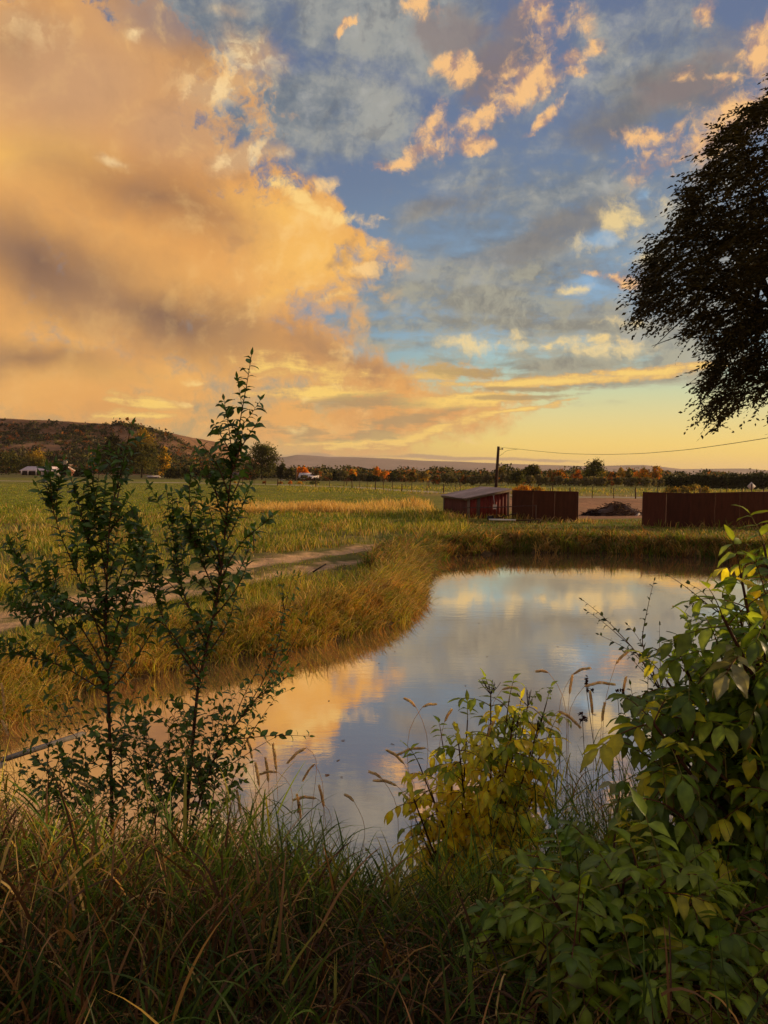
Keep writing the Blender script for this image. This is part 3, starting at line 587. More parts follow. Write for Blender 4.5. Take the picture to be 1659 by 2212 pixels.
# diamond road sign
q = D(1623, 1050.5, 58); t = empty('road_sign', (q[0], q[1], .4), 'pale diamond road sign seen from behind above the right steel fence', 'road sign'); ac = Acc(); s_ = .33
ac.add([(0, -.02, q[2]-.4+s_), (s_, -.02, q[2]-.4), (0, -.02, q[2]-.4-s_), (-s_, -.02, q[2]-.4), (0, .0, q[2]-.4+s_), (s_, .0, q[2]-.4), (0, .0, q[2]-.4-s_), (-s_, .0, q[2]-.4)], [(3, 2, 1, 0), (4, 5, 6, 7), (0, 1, 5, 4), (1, 2, 6, 5), (2, 3, 7, 6), (3, 0, 4, 7)], L(214, 206, 196)); ac.build('sign_plate', M_plain, t)
ac = Acc(); box(ac, (0, -.05, (q[2]-.4+.2)/2), (.06, .05, q[2]-.4+.2), L(70, 56, 48)); ac.build('post', M_rust, t)
# fences of posts and wire
def wire_fence(label, pts, step_, h, seed, wires=4, posts_tall=0):
    pts = np.array(pts, float); b0 = np.array([*pts[0], .4]); t = empty('wire_fence', b0, label, 'fence', 'wire fences along the fields'); r = np.random.default_rng(seed)
    d = np.concatenate([[0], np.cumsum(np.hypot(*np.diff(pts, axis=0).T))]); n = int(d[-1]/step_); tops = []
    for i in range(n+1):
        s_ = d[-1]*i/n; x, y = np.interp(s_, d, pts[:, 0]), np.interp(s_, d, pts[:, 1]); hh = h*r.uniform(.85, 1.2); ln = r.normal(0, .04, 2)
        ac = Acc(); rr = .05 if i % 3 else .085; tube(ac, [(x-b0[0], y-b0[1], -.3), (x-b0[0]+ln[0]*hh, y-b0[1]+ln[1]*hh, hh)], [rr*1.1, rr*.85], L(88, 66, 50)*r.uniform(.6, 1.2), 6); ac.build('post', M_wood, t); tops.append((x-b0[0], y-b0[1]))
    tops = np.array(tops); ac = Acc()
    for k in range(wires): tube(ac, [(x, y, h*(.25+.72*k/(wires-1))) for x, y in tops], .005, L(110, 92, 76), 3, False)
    ac.build('wire', M_plain, t)
off = ROAD+np.array([0, -4.5])
wire_fence('wire fence of short brown posts along the gravel road left of the shed', [(-28, 152), (-6.5, 134), (4, 109.5), (14, 96.5), (20, 92.5)], 3.4, 1.3, 1)
wire_fence('wire fence of short brown posts seen through the gap between the two steel fences', [(22, 91), (33, 91.5), (60, 94), (90, 98)], 2.6, 1.35, 2)
wire_fence('distant wire fence standing in the pasture across the gravel road', [(-30, 172), (0, 152), (14, 124), (30, 116), (70, 118)], 8.5, 1.25, 3)
# farm buildings
def house(name, label, cat, x0, x1, yb, yt, dist, depth, ridge_h, wallc, roofc, group=None, doors=(), windows=(), shed_roof=False, porch=False):
    a = D(x0, yb, dist); b = D(x1, yb, dist); wd = b[0]-a[0]; zt = D((x0+x1)/2, yt, dist)[2]; z0 = .3; eave = zt-ridge_h
    t = empty(name, ((a[0]+b[0])/2, dist, z0), label, cat, group); H = eave-z0; R = zt-z0
    ac = Acc(); box(ac, (0, depth/2, H/2-.3), (wd, depth, H+.6), wallc); ac.add([(-wd/2, depth*.02, H), (-wd/2, depth*.98, H), (-wd/2, depth/2, R-.06), (wd/2, depth*.02, H), (wd/2, depth*.98, H), (wd/2, depth/2, R-.06)], [(0, 2, 1, 1), (3, 4, 5, 5)], wallc); ac.build('wall', M_paint, t)
    ac = Acc(); o_ = .5
    for s_ in (0, 1):
        y0, y1 = (-o_, depth/2) if s_ == 0 else (depth+o_, depth/2); e0 = H-o_*ridge_h/(depth/2)
        V = [(-wd/2-o_, y0, e0+.03), (wd/2+o_, y0, e0+.03), (wd/2+o_, y1, R+.03), (-wd/2-o_, y1, R+.03)]; V += [(x, y, z+.14) for x, y, z in V]
        ac.add(V, [(0, 3, 2, 1), (4, 5, 6, 7), (0, 1, 5, 4), (1, 2, 6, 5), (2, 3, 7, 6), (3, 0, 4, 7)], roofc)
    ac.build('roof', M_roof, t)
    for u, w_, h_ in doors: ac = Acc(); box(ac, (u*wd, -.04, h_/2), (w_, .08, h_), L(52, 34, 26)); ac.build('door', M_plain, t)
    for u, z_, w_, h_ in windows: ac = Acc(); box(ac, (u*wd, -.03, z_), (w_, .07, h_), L(44, 38, 36)); ac.build('window', M_plain, t)
    return t, wd, H, R
t, wd, H, R = house('long_barn', 'long low building with a pale pinkish roof below the scrubby hill', 'barn', 46, 133, 1024.5, 1008.5, 285, 12, 1.5, L(120, 70, 52), L(232, 206, 200), doors=((-.38, 3, 2.0), (-.2, 3.4, 2.0), (.12, 2.2, 2.0)), windows=((.3, 1.3, 1.6, .8),))
for u in (-.46, -.3, -.1, .04): ac = Acc(); box(ac, (u*wd, -1.1, H/2), (.3, .3, H), L(215, 195, 180)); ac.build('porch_post', M_plain, t)
ac = Acc(); box(ac, (wd*.25, -.06, H*.42), (wd*.46, .1, H*.8), L(215, 198, 185)); ac.build('white_panel', M_plain, t)
house('hay_barn', 'small barn with a big pale roof and red wall among the field trees', 'barn', 646, 684, 1036, 1022.8, 232, 11, 1.6, L(92, 30, 24), L(226, 208, 196), doors=((-.2, 2.2, 1.7),))
t, wd, H, R = house('farm_house', 'low brown farmhouse roof left of the big cottonwood tree', 'house', 500, 541, 1035, 1021, 262, 9, 1.8, L(86, 60, 46), L(120, 92, 78), windows=((-.3, 1.6, 1.2, 1), (.2, 1.6, 1.2, 1)))
house('hill_cabin', 'small pale cabin at the foot of the scrubby hill above the long barn', 'house', 136, 151, 1008.5, 1003.5, 372, 5, .5, L(150, 118, 92), L(140, 112, 92), doors=((.25, 1.0, 1.6),))
for i, x in enumerate((138.5, 143.5)):
    q = D(x, 1003.5, 380); q2 = D(x, 993.5+i*1.2, 380); t = empty('water_tank', (q[0], q[1], q[2]-2.2), ('left' if i == 0 else 'right')+' one of two pale tanks above the cabin on the hill foot', 'tank', 'pale tanks on the hill foot'); hh = q2[2]-q[2]+2.2
    ac = Acc(); tube(ac, [(0, 0, 0), (0, 0, hh*.9)], .55, L(190, 170, 140), 16); ac.build('shell', M_plain, t); ac = Acc(); tube(ac, [(0, 0, hh*.9), (0, 0, hh)], [.58, .08], L(190, 176, 150), 16); ac.build('lid', M_plain, t)
t, wd, H, R = house('field_shelter', 'tiny dark shelter with a pale roof under the poplars', 'shelter', 320, 338, 1035.5, 1028.5, 240, 2.5, .3, L(46, 32, 26), L(190, 172, 160))
def car(x0, x1, yb, dist, colr, label):
    a = D(x0, yb, dist); b = D(x1, yb, dist); Lc = b[0]-a[0]; t = empty('parked_car', ((a[0]+b[0])/2, dist, .38), label, 'car', 'cars parked by the barn'); s = Lc/4.5
    prof = np.array([(-2.2, .35), (-2.25, .75), (-1.6, .92), (-1.0, 1.42), (.55, 1.45), (1.2, .98), (2.1, .82), (2.25, .4)])*s
    V = [(x, sgn*.85*s*(.8 if z > 1.2*s else 1), z) for sgn in (-1, 1) for x, z in prof]; n = len(prof); ac = Acc()
    Fq = [(i, i+1, n+i+1, n+i) for i in range(n-1)]+[(n-1, 0, n, 2*n-1)]+[(0, i, i+1, i+1) for i in range(1, n-1)]+[(n, n+i+1, n+i, n+i) for i in range(1, n-1)]
    ac.add(V, Fq, colr); ac.build('body', M_plain, t); ac = Acc(); box(ac, (-.2*s, -.8*s, 1.15*s), (1.7*s, .06, .36*s), L(30, 28, 28)); ac.build('window', M_plain, t)
    for x in (-1.4, 1.4):
        for y in (-.8, .8): ac = Acc(); tube(ac, [(x*s, (y-.08)*s, .33*s), (x*s, (y+.08)*s, .33*s)], .34*s, L(24, 22, 22), 12); ac.build('wheel', M_plain, t)
car(604, 614, 1040, 222, L(215, 205, 195), 'small white car parked left of the hay barn')
car(617, 626, 1040.5, 224, L(40, 34, 34), 'small dark car parked between the white car and the hay barn')
car(650, 661, 1041, 214, L(120, 40, 32), 'small red vehicle parked before the hay barn wall')
for x, yt, dd, lab in ((639.5, 1014, 218, 'slim wooden pole beside the hay barn'),):
    q = D(x, 1040, dd); q2 = D(x, yt, dd); t = empty('utility_pole', (q[0], q[1], .3), lab, 'pole'); ac = Acc(); tube(ac, [(0, 0, -.3), (0, 0, q2[2]-.3)], [.22, .16], L(96, 76, 62), 8); ac.build('post', M_wood, t); ac = Acc(); box(ac, (0, 0, q2[2]-.8), (1.6, .12, .14), L(80, 62, 50)); ac.build('crossarm', M_wood, t)
# garden posts by the track and a stick on the bank
q = G(548, 1188, .45); t = empty('steel_post', (q[0], q[1], .4), 'thin upright steel post standing in the grass behind the right sapling', 'post'); q2 = D(548, 1130, q[1]); ac = Acc(); tube(ac, [(0, 0, -.2), (0.01, 0, q2[2]-.4)], .022, L(70, 56, 46), 6); ac.build('shaft', M_rust, t)
ac = Acc(); p0 = G(676, 1236, .5); p1 = G(704, 1222, .62); p0[2] = gz(*p0[:2])+.05; p1[2] = p0[2]+.16; tube(ac, [p0-p0, p1-p0], .022, L(40, 32, 28), 6); o = ac.build('dark_stick', M_wood); o.location = tuple(p0); tag(o, 'short dark stick poking out of the green bank by the track', 'stick')
ac = Acc(); p0 = D(10, 1640, 5.0); p1 = D(182, 1584, 5.6); beam(ac, p0-p0, p1-p0, .045, .022, L(150, 138, 122)); beam(ac, (0, 0, -.02), (-.55, -.5, -.42), .045, .022, L(150, 138, 122)); o = ac.build('old_plank', M_wood); o.location = tuple(p0); tag(o, 'narrow grey plank slanting over the water at the left edge', 'plank')
# ------------------------------------------------------------------ trees and bushes of the distance
def leaf_quads(acc, P, size, col, r, elong=1.0, updir=None):      # P (n,3); one bent leaf clump (two triangles) each
    n = len(P); s = (np.broadcast_to(size, (n,))*r.uniform(.6, 1.35, n))[:, None]
    a = r.normal(size=(n, 3)); a /= np.linalg.norm(a, axis=1)[:, None]; b = np.cross(a, r.normal(size=(n, 3))); b /= np.linalg.norm(b, axis=1)[:, None]
    if updir is not None: a = a*.6+updir; a /= np.linalg.norm(a, axis=1)[:, None]
    q = np.cross(a, b)
    V = np.stack([P-a*s*.5*elong, P+b*s*.36+q*s*.10, P+a*s*.5*elong, P-b*s*.36+q*s*.12], 1).reshape(-1, 3)
    F = np.arange(4*n).reshape(n, 4)
    acc.add(V, F, np.repeat(col, 4, axis=0) if np.ndim(col) == 2 else col)
def crown_pts(r, lobes, clumps, per, spread, hollow=.55):
    out = []; cid = []
    tot = sum(l[3] for l in lobes)
    for (c0, rd, fl, w_) in lobes:
        m = max(3, int(clumps*w_/tot)); d = r.normal(size=(m, 3)); d /= np.linalg.norm(d, axis=1)[:, None]
        d[:, 2] = np.where(d[:, 2] < -fl, -d[:, 2]*.5, d[:, 2])
        R = hollow+(1-hollow)*r.uniform(0, 1, m)**.5; R *= 1+.14*np.sin(d[:, 0]*5+c0[0])+.1*np.sin(d[:, 2]*9)
        cc = np.array(c0)+d*np.array(rd)*R[:, None]
        k = r.normal(size=(m, per, 3))*spread*np.array(rd).mean()
        out.append((cc[:, None]+k).reshape(-1, 3)); cid.append(np.repeat(r.uniform(.72, 1.3, m), per))
    return np.concatenate(out), np.concatenate(cid)
KINDS = {   # lobes in units of (half width, height): centre x, centre z, rx, rz, weight
 'round': [(0, .52, .95, .46, 3), (-.42, .42, .6, .4, 1.6), (.42, .44, .6, .42, 1.6), (.1, .8, .5, .2, 1), (0, .22, .8, .22, 1.2)],
 'poplar': [(0, .48, .8, .46, 3.4), (0, .24, .95, .24, 2.2), (-.4, .42, .55, .40, 1.4), (.45, .5, .48, .40, 1.4), (.0, .84, .36, .18, 1), (-.3, .74, .3, .2, .7)],
 'cottonwood': [(-.55, .58, .42, .28, 1.4), (-.15, .8, .40, .2, 1.4), (.38, .76, .42, .22, 1.4), (.62, .5, .38, .26, 1.2), (0, .42, .6, .3, 2), (-.62, .34, .4, .2, 1), (.5, .28, .45, .2, 1), (0, .2, .7, .2, 1.4), (.1, .6, .5, .3, 1.8)],
 'bush': [(0, .45, .95, .5, 3), (-.5, .36, .5, .36, 1), (.5, .4, .5, .42, 1), (.12, .72, .4, .26, .8)],
 'olive': [(-.4, .55, .55, .4, 1.3), (.35, .6, .6, .4, 1.5), (0, .72, .5, .28, 1), (-.1, .35, .85, .34, 1.5)],
 'wide': [(-.6, .66, .42, .24, 1.2), (.55, .72, .46, .25, 1.2), (0, .8, .4, .2, 1), (-.1, .45, .5, .26, 1), (.75, .48, .25, .18, .5)],
 'conifer': [(0, .3, .95, .3, 2), (0, .55, .7, .3, 1.4), (0, .8, .4, .22, .8)]}
TC = {'dark': L(52, 56, 24), 'green': L(84, 88, 34), 'olive': L(104, 98, 44), 'grey': L(118, 108, 80), 'yellow': L(190, 150, 48), 'orange': L(232, 140, 30), 'deep': L(36, 42, 20), 'rust': L(150, 92, 44), 'pale': L(170, 150, 84)}
TC = {k: v*1.15 for k, v in TC.items()}; TC['orange'] = L(240, 150, 30); TC['yellow'] = L(215, 170, 55)
def tree(name, label, cat, cx, yb, yt, wid, kind, cols, dist=None, group=None, seed=0, clumps=110, per=18, trunk_h=.3, topcol=None, leaf=None):
    hor = 1019+.0122*(cx-829)
    if dist is None: dist = 2.8*1661/max(4, yb-hor)
    r = np.random.default_rng(seed+int(cx*13)+int(yt*7)); b = D(cx, yb, dist); tp = D(cx, yt, dist); hw = wid/2/1661*dist; b[2] = min(b[2], .45) if dist < 330 else b[2]; H = tp[2]-b[2]
    t = empty(name, b, label, cat, group); px = dist/769.0
    lob = [((x*hw, r.uniform(-.3, .3)*hw, z*H), (rx*hw, rx*hw*.9, rz*H), .5, w_) for x, z, rx, rz, w_ in KINDS[kind]]
    P, cv = crown_pts(r, lob, clumps, per, .20, .42)
    P[:, 2] = np.maximum(P[:, 2], .02*H+r.uniform(0, .2, len(P)))
    base = np.array([TC[c_] for c_ in cols])[r.integers(0, len(cols), len(P))] if len(cols) > 1 else np.broadcast_to(TC[cols[0]], P.shape)
    pick = np.repeat(r.integers(0, len(cols), len(P)//per+1), per)[:len(P)]; base = np.array([TC[c_] for c_ in cols])[pick]
    if topcol: k = .8*sstep(P[:, 2]/H, .6, .95)[:, None]*r.uniform(.4, 1, (len(P), 1)); base = base*(1-k)+TC[topcol]*k
    ac = Acc(); leaf_quads(ac, P, leaf or max(.16, px*1.8), base*(cv*r.uniform(.75, 1.25, len(P)))[:, None], r, 1.0); ac.build('crown', M_tree, t)
    ac = Acc(); bc = L(84, 66, 52)*.55; tr = max(.05, H*.015); tube(ac, [(0, 0, -.3), (r.normal(0, .02)*hw, 0, H*.3), (r.normal(0, .05)*hw, 0, H*.72)], [tr*1.3, tr, tr*.4], bc, 6)
    for x, z, rx, rz, w_ in KINDS[kind]: z0 = r.uniform(.1, .35)*H; tube(ac, spline([(0, 0, z0), (x*hw*.5, r.normal(0, .1)*hw, (z0+z*H)/2+.05*H), (x*hw, r.normal(0, .2)*hw, z*H+rz*H*.5)], 5), [tr*.6, tr*.5, tr*.4, tr*.28, tr*.12], bc, 5, False)
    ac.build('trunk', M_bark, t); return t
T = tree
T('leafy_tree', 'broad dark tree at the left edge beside the long barn', 'tree', 18, 1027, 978, 66, 'round', ['dark', 'olive', 'green'], 300, clumps=110)
T('leafy_tree', 'yellow-topped green tree standing just behind the long barn', 'tree', 74, 1024, 976.5, 54, 'round', ['green', 'olive'], 305, topcol='yellow', clumps=110)
T('conifer', 'small dark conifer at the right end of the long barn', 'tree', 142, 1027, 1005.5, 21, 'conifer', ['deep'], 270)
T('round_bush', 'dark round bush right of the conifer', 'bush', 177, 1031, 1015, 31, 'bush', ['deep', 'dark'], 255)
T('poplar', 'tall dark olive poplar, left one of the big pair below the hill', 'tree', 246, 1032, 940, 56, 'poplar', ['dark', 'olive', 'deep'], 250, clumps=330, per=20, leaf=.5)
T('poplar', 'tall poplar with a yellow-gold top, right one of the big pair below the hill', 'tree', 306, 1032, 931, 64, 'poplar', ['olive', 'dark', 'green'], 252, topcol='yellow', clumps=360, per=20, leaf=.5)
T('poplar', 'slender yellow-green poplar right of the big pair', 'tree', 356, 1031, 964, 24, 'poplar', ['yellow', 'olive', 'green'], 248, clumps=90)
T('leafy_tree', 'low dark tree filling the gap between the two big poplars', 'tree', 274, 1032, 968, 34, 'poplar', ['deep', 'dark'], 258, clumps=90)
for x, w_, yt in ((372, 26, 1012), (392, 24, 1008), (414, 28, 1010), (437, 26, 1007), (459, 26, 1011), (482, 24, 1006)):
    T('hedge_tree', 'low dark green tree in the row between the slender poplar and the farmhouse', 'tree', x, 1036, yt, w_, 'bush', ['dark', 'deep', 'olive'] if x != 437 else ['dark', 'yellow', 'olive'], 240, 'low trees left of the farmhouse')
T('cottonwood', 'big round cottonwood in dark green and gold, centre left', 'tree', 566, 1036, 957.5, 80, 'cottonwood', ['dark', 'green', 'olive', 'green'], 236, clumps=330, per=20, leaf=.45)
T('leafy_tree', 'small dark tree directly right of the big cottonwood', 'tree', 609, 1036, 1003, 22, 'round', ['deep', 'dark'], 232)
T('leafy_tree', 'low brown-green tree in front of the farmhouse', 'tree', 536, 1038, 1019, 34, 'bush', ['olive', 'rust', 'dark'], 228)
T('grey_bush', 'grey-green bush left of the hay barn', 'bush', 627, 1038, 1010, 26, 'bush', ['grey', 'olive', 'dark'], 230)
T('orange_tree', 'bright orange tree behind the roof of the hay barn', 'tree', 654, 1028, 1009.5, 26, 'round', ['orange'], 262)
for args in [
 ('leafy_tree', 'brown-olive tree just right of the hay barn', 684, 1037, 1014, 26, 'round', ['olive', 'rust', 'grey'], 236),
 ('leafy_tree', 'pale yellow-green tree second from the hay barn', 709, 1038, 1021, 22, 'bush', ['pale', 'olive'], 232),
 ('conifer', 'narrow dark conifer among the field trees, right of the hay barn', 724, 1038, 1018.5, 11, 'conifer', ['deep'], 231),
 ('leafy_tree', 'bare grey tree right of the narrow conifer', 740, 1039, 1018, 28, 'olive', ['grey', 'olive'], 229),
 ('orange_tree', 'single orange tree above the dark bushes, left of the orange pair', 761, 1032, 1014.5, 19, 'round', ['orange', 'yellow'], 250),
 ('leafy_tree', 'dark bush under the single orange tree', 760, 1040, 1026, 24, 'bush', ['deep', 'dark'], 226),
 ('leafy_tree', 'grey-green round tree between the single orange tree and the orange pair', 783, 1041, 1023, 26, 'olive', ['grey', 'olive'], 224),
 ('leafy_tree', 'dark low tree under the orange pair', 806, 1041, 1026, 30, 'bush', ['deep', 'dark'], 222),
 ('poplar', 'tall orange poplar, taller of the orange pair', 814, 1034, 1007.5, 17, 'poplar', ['orange', 'yellow'], 244),
 ('orange_tree', 'wide orange tree, lower of the orange pair', 831, 1036, 1017.5, 28, 'round', ['orange', 'yellow', 'orange'], 240),
 ('leafy_tree', 'green tree touching the right side of the orange pair', 847, 1040, 1022, 16, 'round', ['green', 'dark'], 228),
 ('leafy_tree', 'low brownish bush left of the yellow-grey willows', 866, 1042, 1027, 24, 'bush', ['rust', 'olive', 'grey'], 224),
 ('willow', 'yellow-grey willow, left one of two', 890, 1045, 1019, 26, 'olive', ['pale', 'olive', 'rust'], 206),
 ('willow', 'yellow-grey willow, right one of two', 914, 1046, 1018.5, 30, 'olive', ['pale', 'grey', 'yellow'], 204),
 ('leafy_tree', 'yellow-green tree just right of the utility pole', 1082, 1046, 1008.5, 16, 'poplar', ['yellow', 'green', 'olive'], 212),
 ('leafy_tree', 'slim ragged tree second from the utility pole', 1097, 1046, 1013, 9, 'poplar', ['olive', 'dark'], 212),
 ('leafy_tree', 'dark olive tree above the steel fence joint', 1117, 1050, 1015, 32, 'round', ['dark', 'green', 'olive'], 170),
 ('leafy_tree', 'spreading green tree with a forked crown above the left steel fence', 1147, 1048, 1005.5, 38, 'wide', ['dark', 'green', 'olive'], 180),
 ('leafy_tree', 'pinkish bare tree behind the forked tree', 1161, 1044, 1016, 18, 'olive', ['rust', 'grey'], 215),
 ('orange_tree', 'low orange and green tree left of the big round-headed tree', 1205, 1046, 1018, 44, 'bush', ['green', 'olive', 'rust', 'orange'], 200),
 ('orange_tree', 'small salmon orange tree just left of the big round-headed tree', 1247, 1044, 1016, 20, 'round', ['orange', 'rust'], 205),
 ('cottonwood', 'big round-headed green tree above the corral gap', 1283, 1048, 995, 42, 'round', ['green', 'olive', 'dark'], 190),
 ('orange_tree', 'low orange tree right at the foot of the big round-headed tree', 1300, 1046, 1021, 24, 'bush', ['orange', 'yellow'], 196),
 ('leafy_tree', 'dark tree with orange edge right of the big round-headed tree', 1324, 1047, 1020, 26, 'round', ['dark', 'olive', 'orange'], 196),
 ('poplar', 'pale yellow poplar, left one of two pale ones', 1340, 1044, 1009, 20, 'poplar', ['pale', 'yellow'], 215),
 ('poplar', 'pale green poplar, right one of two pale ones', 1359, 1044, 1010, 16, 'poplar', ['pale', 'green'], 215),
 ('orange_tree', 'orange tree with two heads, left of the tallest orange tree', 1386, 1046, 1011, 30, 'round', ['orange', 'yellow', 'orange', 'olive'], 205),
 ('orange_tree', 'tallest golden orange tree at the left end of the dark orchard', 1416, 1046, 1006, 25, 'poplar', ['orange', 'yellow', 'olive'], 205),
 ('leafy_tree', 'small round green tree at the left foot of the dark orchard', 1435, 1050, 1033, 20, 'round', ['green', 'dark'], 190),
]:
    n_, lab, x, yb, yt, w_, k, cols, dd = args; T(n_, lab, {'willow': 'tree', 'grey_bush': 'bush'}.get(n_, 'tree'), x, yb, yt, w_, k, cols, dd, clumps=80 if w_ < 36 else 170, leaf=.40)
r_ = np.random.default_rng(11)
for i, x in enumerate(np.arange(944, 1432, 15.5)):
    hz_ = 1019+.0122*(x-829); T('olive_shrub', 'grey-green olive shrub in the long hedgerow beyond the gravel road', 'shrub', x+r_.uniform(-3, 3), hz_+r_.uniform(23.5, 26), hz_+r_.uniform(3, 9) if x < 1180 else hz_+r_.uniform(6, 11), r_.uniform(20, 30), 'olive', ['grey', 'grey', 'olive'] if i % 4 else ['olive', 'rust', 'grey'], r_.uniform(172, 188), 'olive hedgerow', seed=i, clumps=70, per=14, leaf=.42)
for i, x in enumerate(np.concatenate([np.arange(1452, 1700, 17.5), [1500, 1580, 1640]])):
    bk = i > 14; hz_ = 1019+.0122*(x-829); T('orchard_tree', 'round dark green tree in the dense orchard row at the right horizon' if not bk else 'taller dark tree rising behind the orchard row', 'tree', x, hz_+28-5*bk, hz_+4.5-(x-1450)*.03-6*bk+r_.uniform(-1.5, 1.5), r_.uniform(24, 32)+18*bk, 'round', ['dark', 'deep', 'dark'], 160+30*bk, 'dark orchard row' if not bk else 'tall trees behind the orchard', seed=i, clumps=110, per=14, leaf=.45)
for i, x in enumerate(np.arange(640, 940, 14.0)):
    T('field_bush', 'small low bush in the dark strip under the field trees', 'bush', x, 1041+(x-640)*.012, 1029+r_.uniform(-2, 3), r_.uniform(16, 24), 'bush', [['dark', 'deep'], ['olive', 'grey'], ['dark', 'rust']][i % 3], 224, 'low bushes under the field trees', seed=i, clumps=26, per=10, leaf=.34)
T('orange_bush', 'wide bright orange bush just over the left steel fence', 'bush', 1130, 1066, 1048, 46, 'bush', ['orange', 'yellow', 'rust'], 92, clumps=90, leaf=.16)
T('orange_bush', 'dull orange-brown bush right of the bright one over the left steel fence', 'bush', 1158, 1066, 1050, 36, 'bush', ['rust', 'yellow', 'olive'], 94, clumps=60, leaf=.16)
for i, (x, w_, c_) in enumerate(((508, 8, 'yellow'), (571, 10, 'rust'), (605, 14, 'rust'), (627, 9, 'orange'), (648, 14, 'yellow'), (672, 20, 'green'), (682, 16, 'olive'))):
    T('roadside_weed', ['low tuft of tan weeds', 'low tuft of rusty weeds', 'low wide tuft of rusty weeds', 'small bright orange weed tuft', 'small yellow weed tuft', 'low green weed tuft', 'low olive weed tuft'][i]+' on the road verge before the hay barn', 'weed', x, 1046.5, 1039+(i % 3)*.6, w_, 'bush', [c_], 165, clumps=24, per=10, leaf=.2)
for i, (x, yt, w_) in enumerate(((1475, 1049, 30), (1500, 1046, 36), (1450, 1052, 26), (1522, 1050, 22))):
    T('yellow_bush', 'soft yellow-green bush before the dark orchard row', 'bush', x, 1063, yt, w_, 'bush', ['yellow', 'olive', 'pale'], 112, 'yellow-green bushes before the orchard', seed=i, clumps=40, leaf=.2)
# scrub on the hill: the largest as bushes, the rest as one mass
r = np.random.default_rng(21); N = 30000
sx = r.uniform(-330, -100, N); sy = r.uniform(352, 560, N); sz = hill_h(sx, sy); dens = .6+.5*fbm(sx, sy, .03, 3, 12)+.35*fbm(sx, sy, .008, 2, 2)
ok = (sz > .6) & (sz < 33) & (dens > r.uniform(.1, 1, N)); sx, sy, sz = sx[ok], sy[ok], sz[ok]; sz_ = r.gamma(2.4, .34, len(sx))+.4
ac = Acc(); k = 16; P = np.stack([sx, sy, sz], 1); n = len(P)
P_ = (P[:, None]+r.normal(size=(n, k, 3))*np.array([.5, .5, .34])*sz_[:, None, None]+np.array([0, 0, .45])*sz_[:, None, None]).reshape(-1, 3)
cc = np.array([TC['deep'], TC['dark'], TC['olive'], TC['rust']*.8, TC['grey']*.7])[np.repeat(r.choice(5, n, p=[.34, .3, .16, .1, .1]), k)]*r.uniform(.7, 1.3, (n*k, 1))
leaf_quads(ac, P_, np.repeat(sz_*.62, k), cc, r); tag(ac.build('hillside_scrub', M_tree), 'dark low scrub scattered over the slope of the hill', 'scrub', kind='stuff')
for i, (x, y_, w_, c_) in enumerate(((119, 913, 17, 'deep'), (95, 917, 12, 'dark'), (8, 908, 12, 'deep'), (62, 922, 20, 'dark'), (160, 925, 22, 'dark'), (195, 932, 22, 'deep'), (225, 936, 20, 'dark'), (118, 945, 20, 'dark'), (84, 953, 24, 'olive'), (45, 960, 22, 'dark'), (170, 955, 22, 'dark'), (205, 962, 20, 'olive'), (12, 940, 20, 'dark'), (150, 975, 26, 'dark'), (105, 985, 26, 'deep'), (195, 985, 24, 'dark'), (60, 985, 22, 'olive'), (380, 985, 14, 'rust'), (405, 1000, 18, 'dark'), (370, 1005, 20, 'dark'))):
    d_ = ray(x, y_); tt = np.linspace(300, 700, 400); hit = hill_h(d_[0]/d_[1]*tt, tt) >= EYE+d_[2]/d_[1]*tt
    dist = tt[np.argmax(hit)] if hit.any() else 540
    T('hill_bush', 'larger dark bush on the slope of the scrubby hill', 'bush', x, y_+w_*.36, y_-w_*.34, w_, 'bush', [c_, 'dark'], dist, 'larger bushes on the hill', seed=i, clumps=30, per=12, leaf=.6)

# the merged wood far behind the single trees
r = np.random.default_rng(88); n = 5200; vx = r.uniform(340, 1750, n); ds = r.uniform(280, 430, n); hz_ = 1019+.0122*(vx-829); x = (vx-CX)/FV*ds; hh = (3.2+2.6*(fbm(vx, ds*0, .03, 4, 3)+.6)+2*fbm(vx, ds*0, .2, 2, 5))*np.where(vx < 520, 1.3, .85); n = len(x)
P = np.stack([x, ds, np.zeros(n)], 1); k = 12; P_ = (P[:, None]+np.concatenate([r.normal(0, 1.5, (n, k, 2)), (hh[:, None]*r.uniform(0, 1, (n, k))**.8)[:, :, None]], 2)).reshape(-1, 3); P_[:, 2] = np.maximum(P_[:, 2], .3)
cc = np.array([TC['deep'], TC['dark'], TC['olive'], TC['rust'], TC['grey'], TC['orange']*.8])[np.repeat(r.choice(6, n, p=[.30, .32, .17, .08, .125, .005]), k)]*r.uniform(.7, 1.25, (n*k, 1)); ac = Acc(); leaf_quads(ac, P_, 1.0, cc, r); tag(ac.build('distant_woodland', M_tree), 'low merged wood on the plain far behind the single trees', 'woodland', kind='stuff')
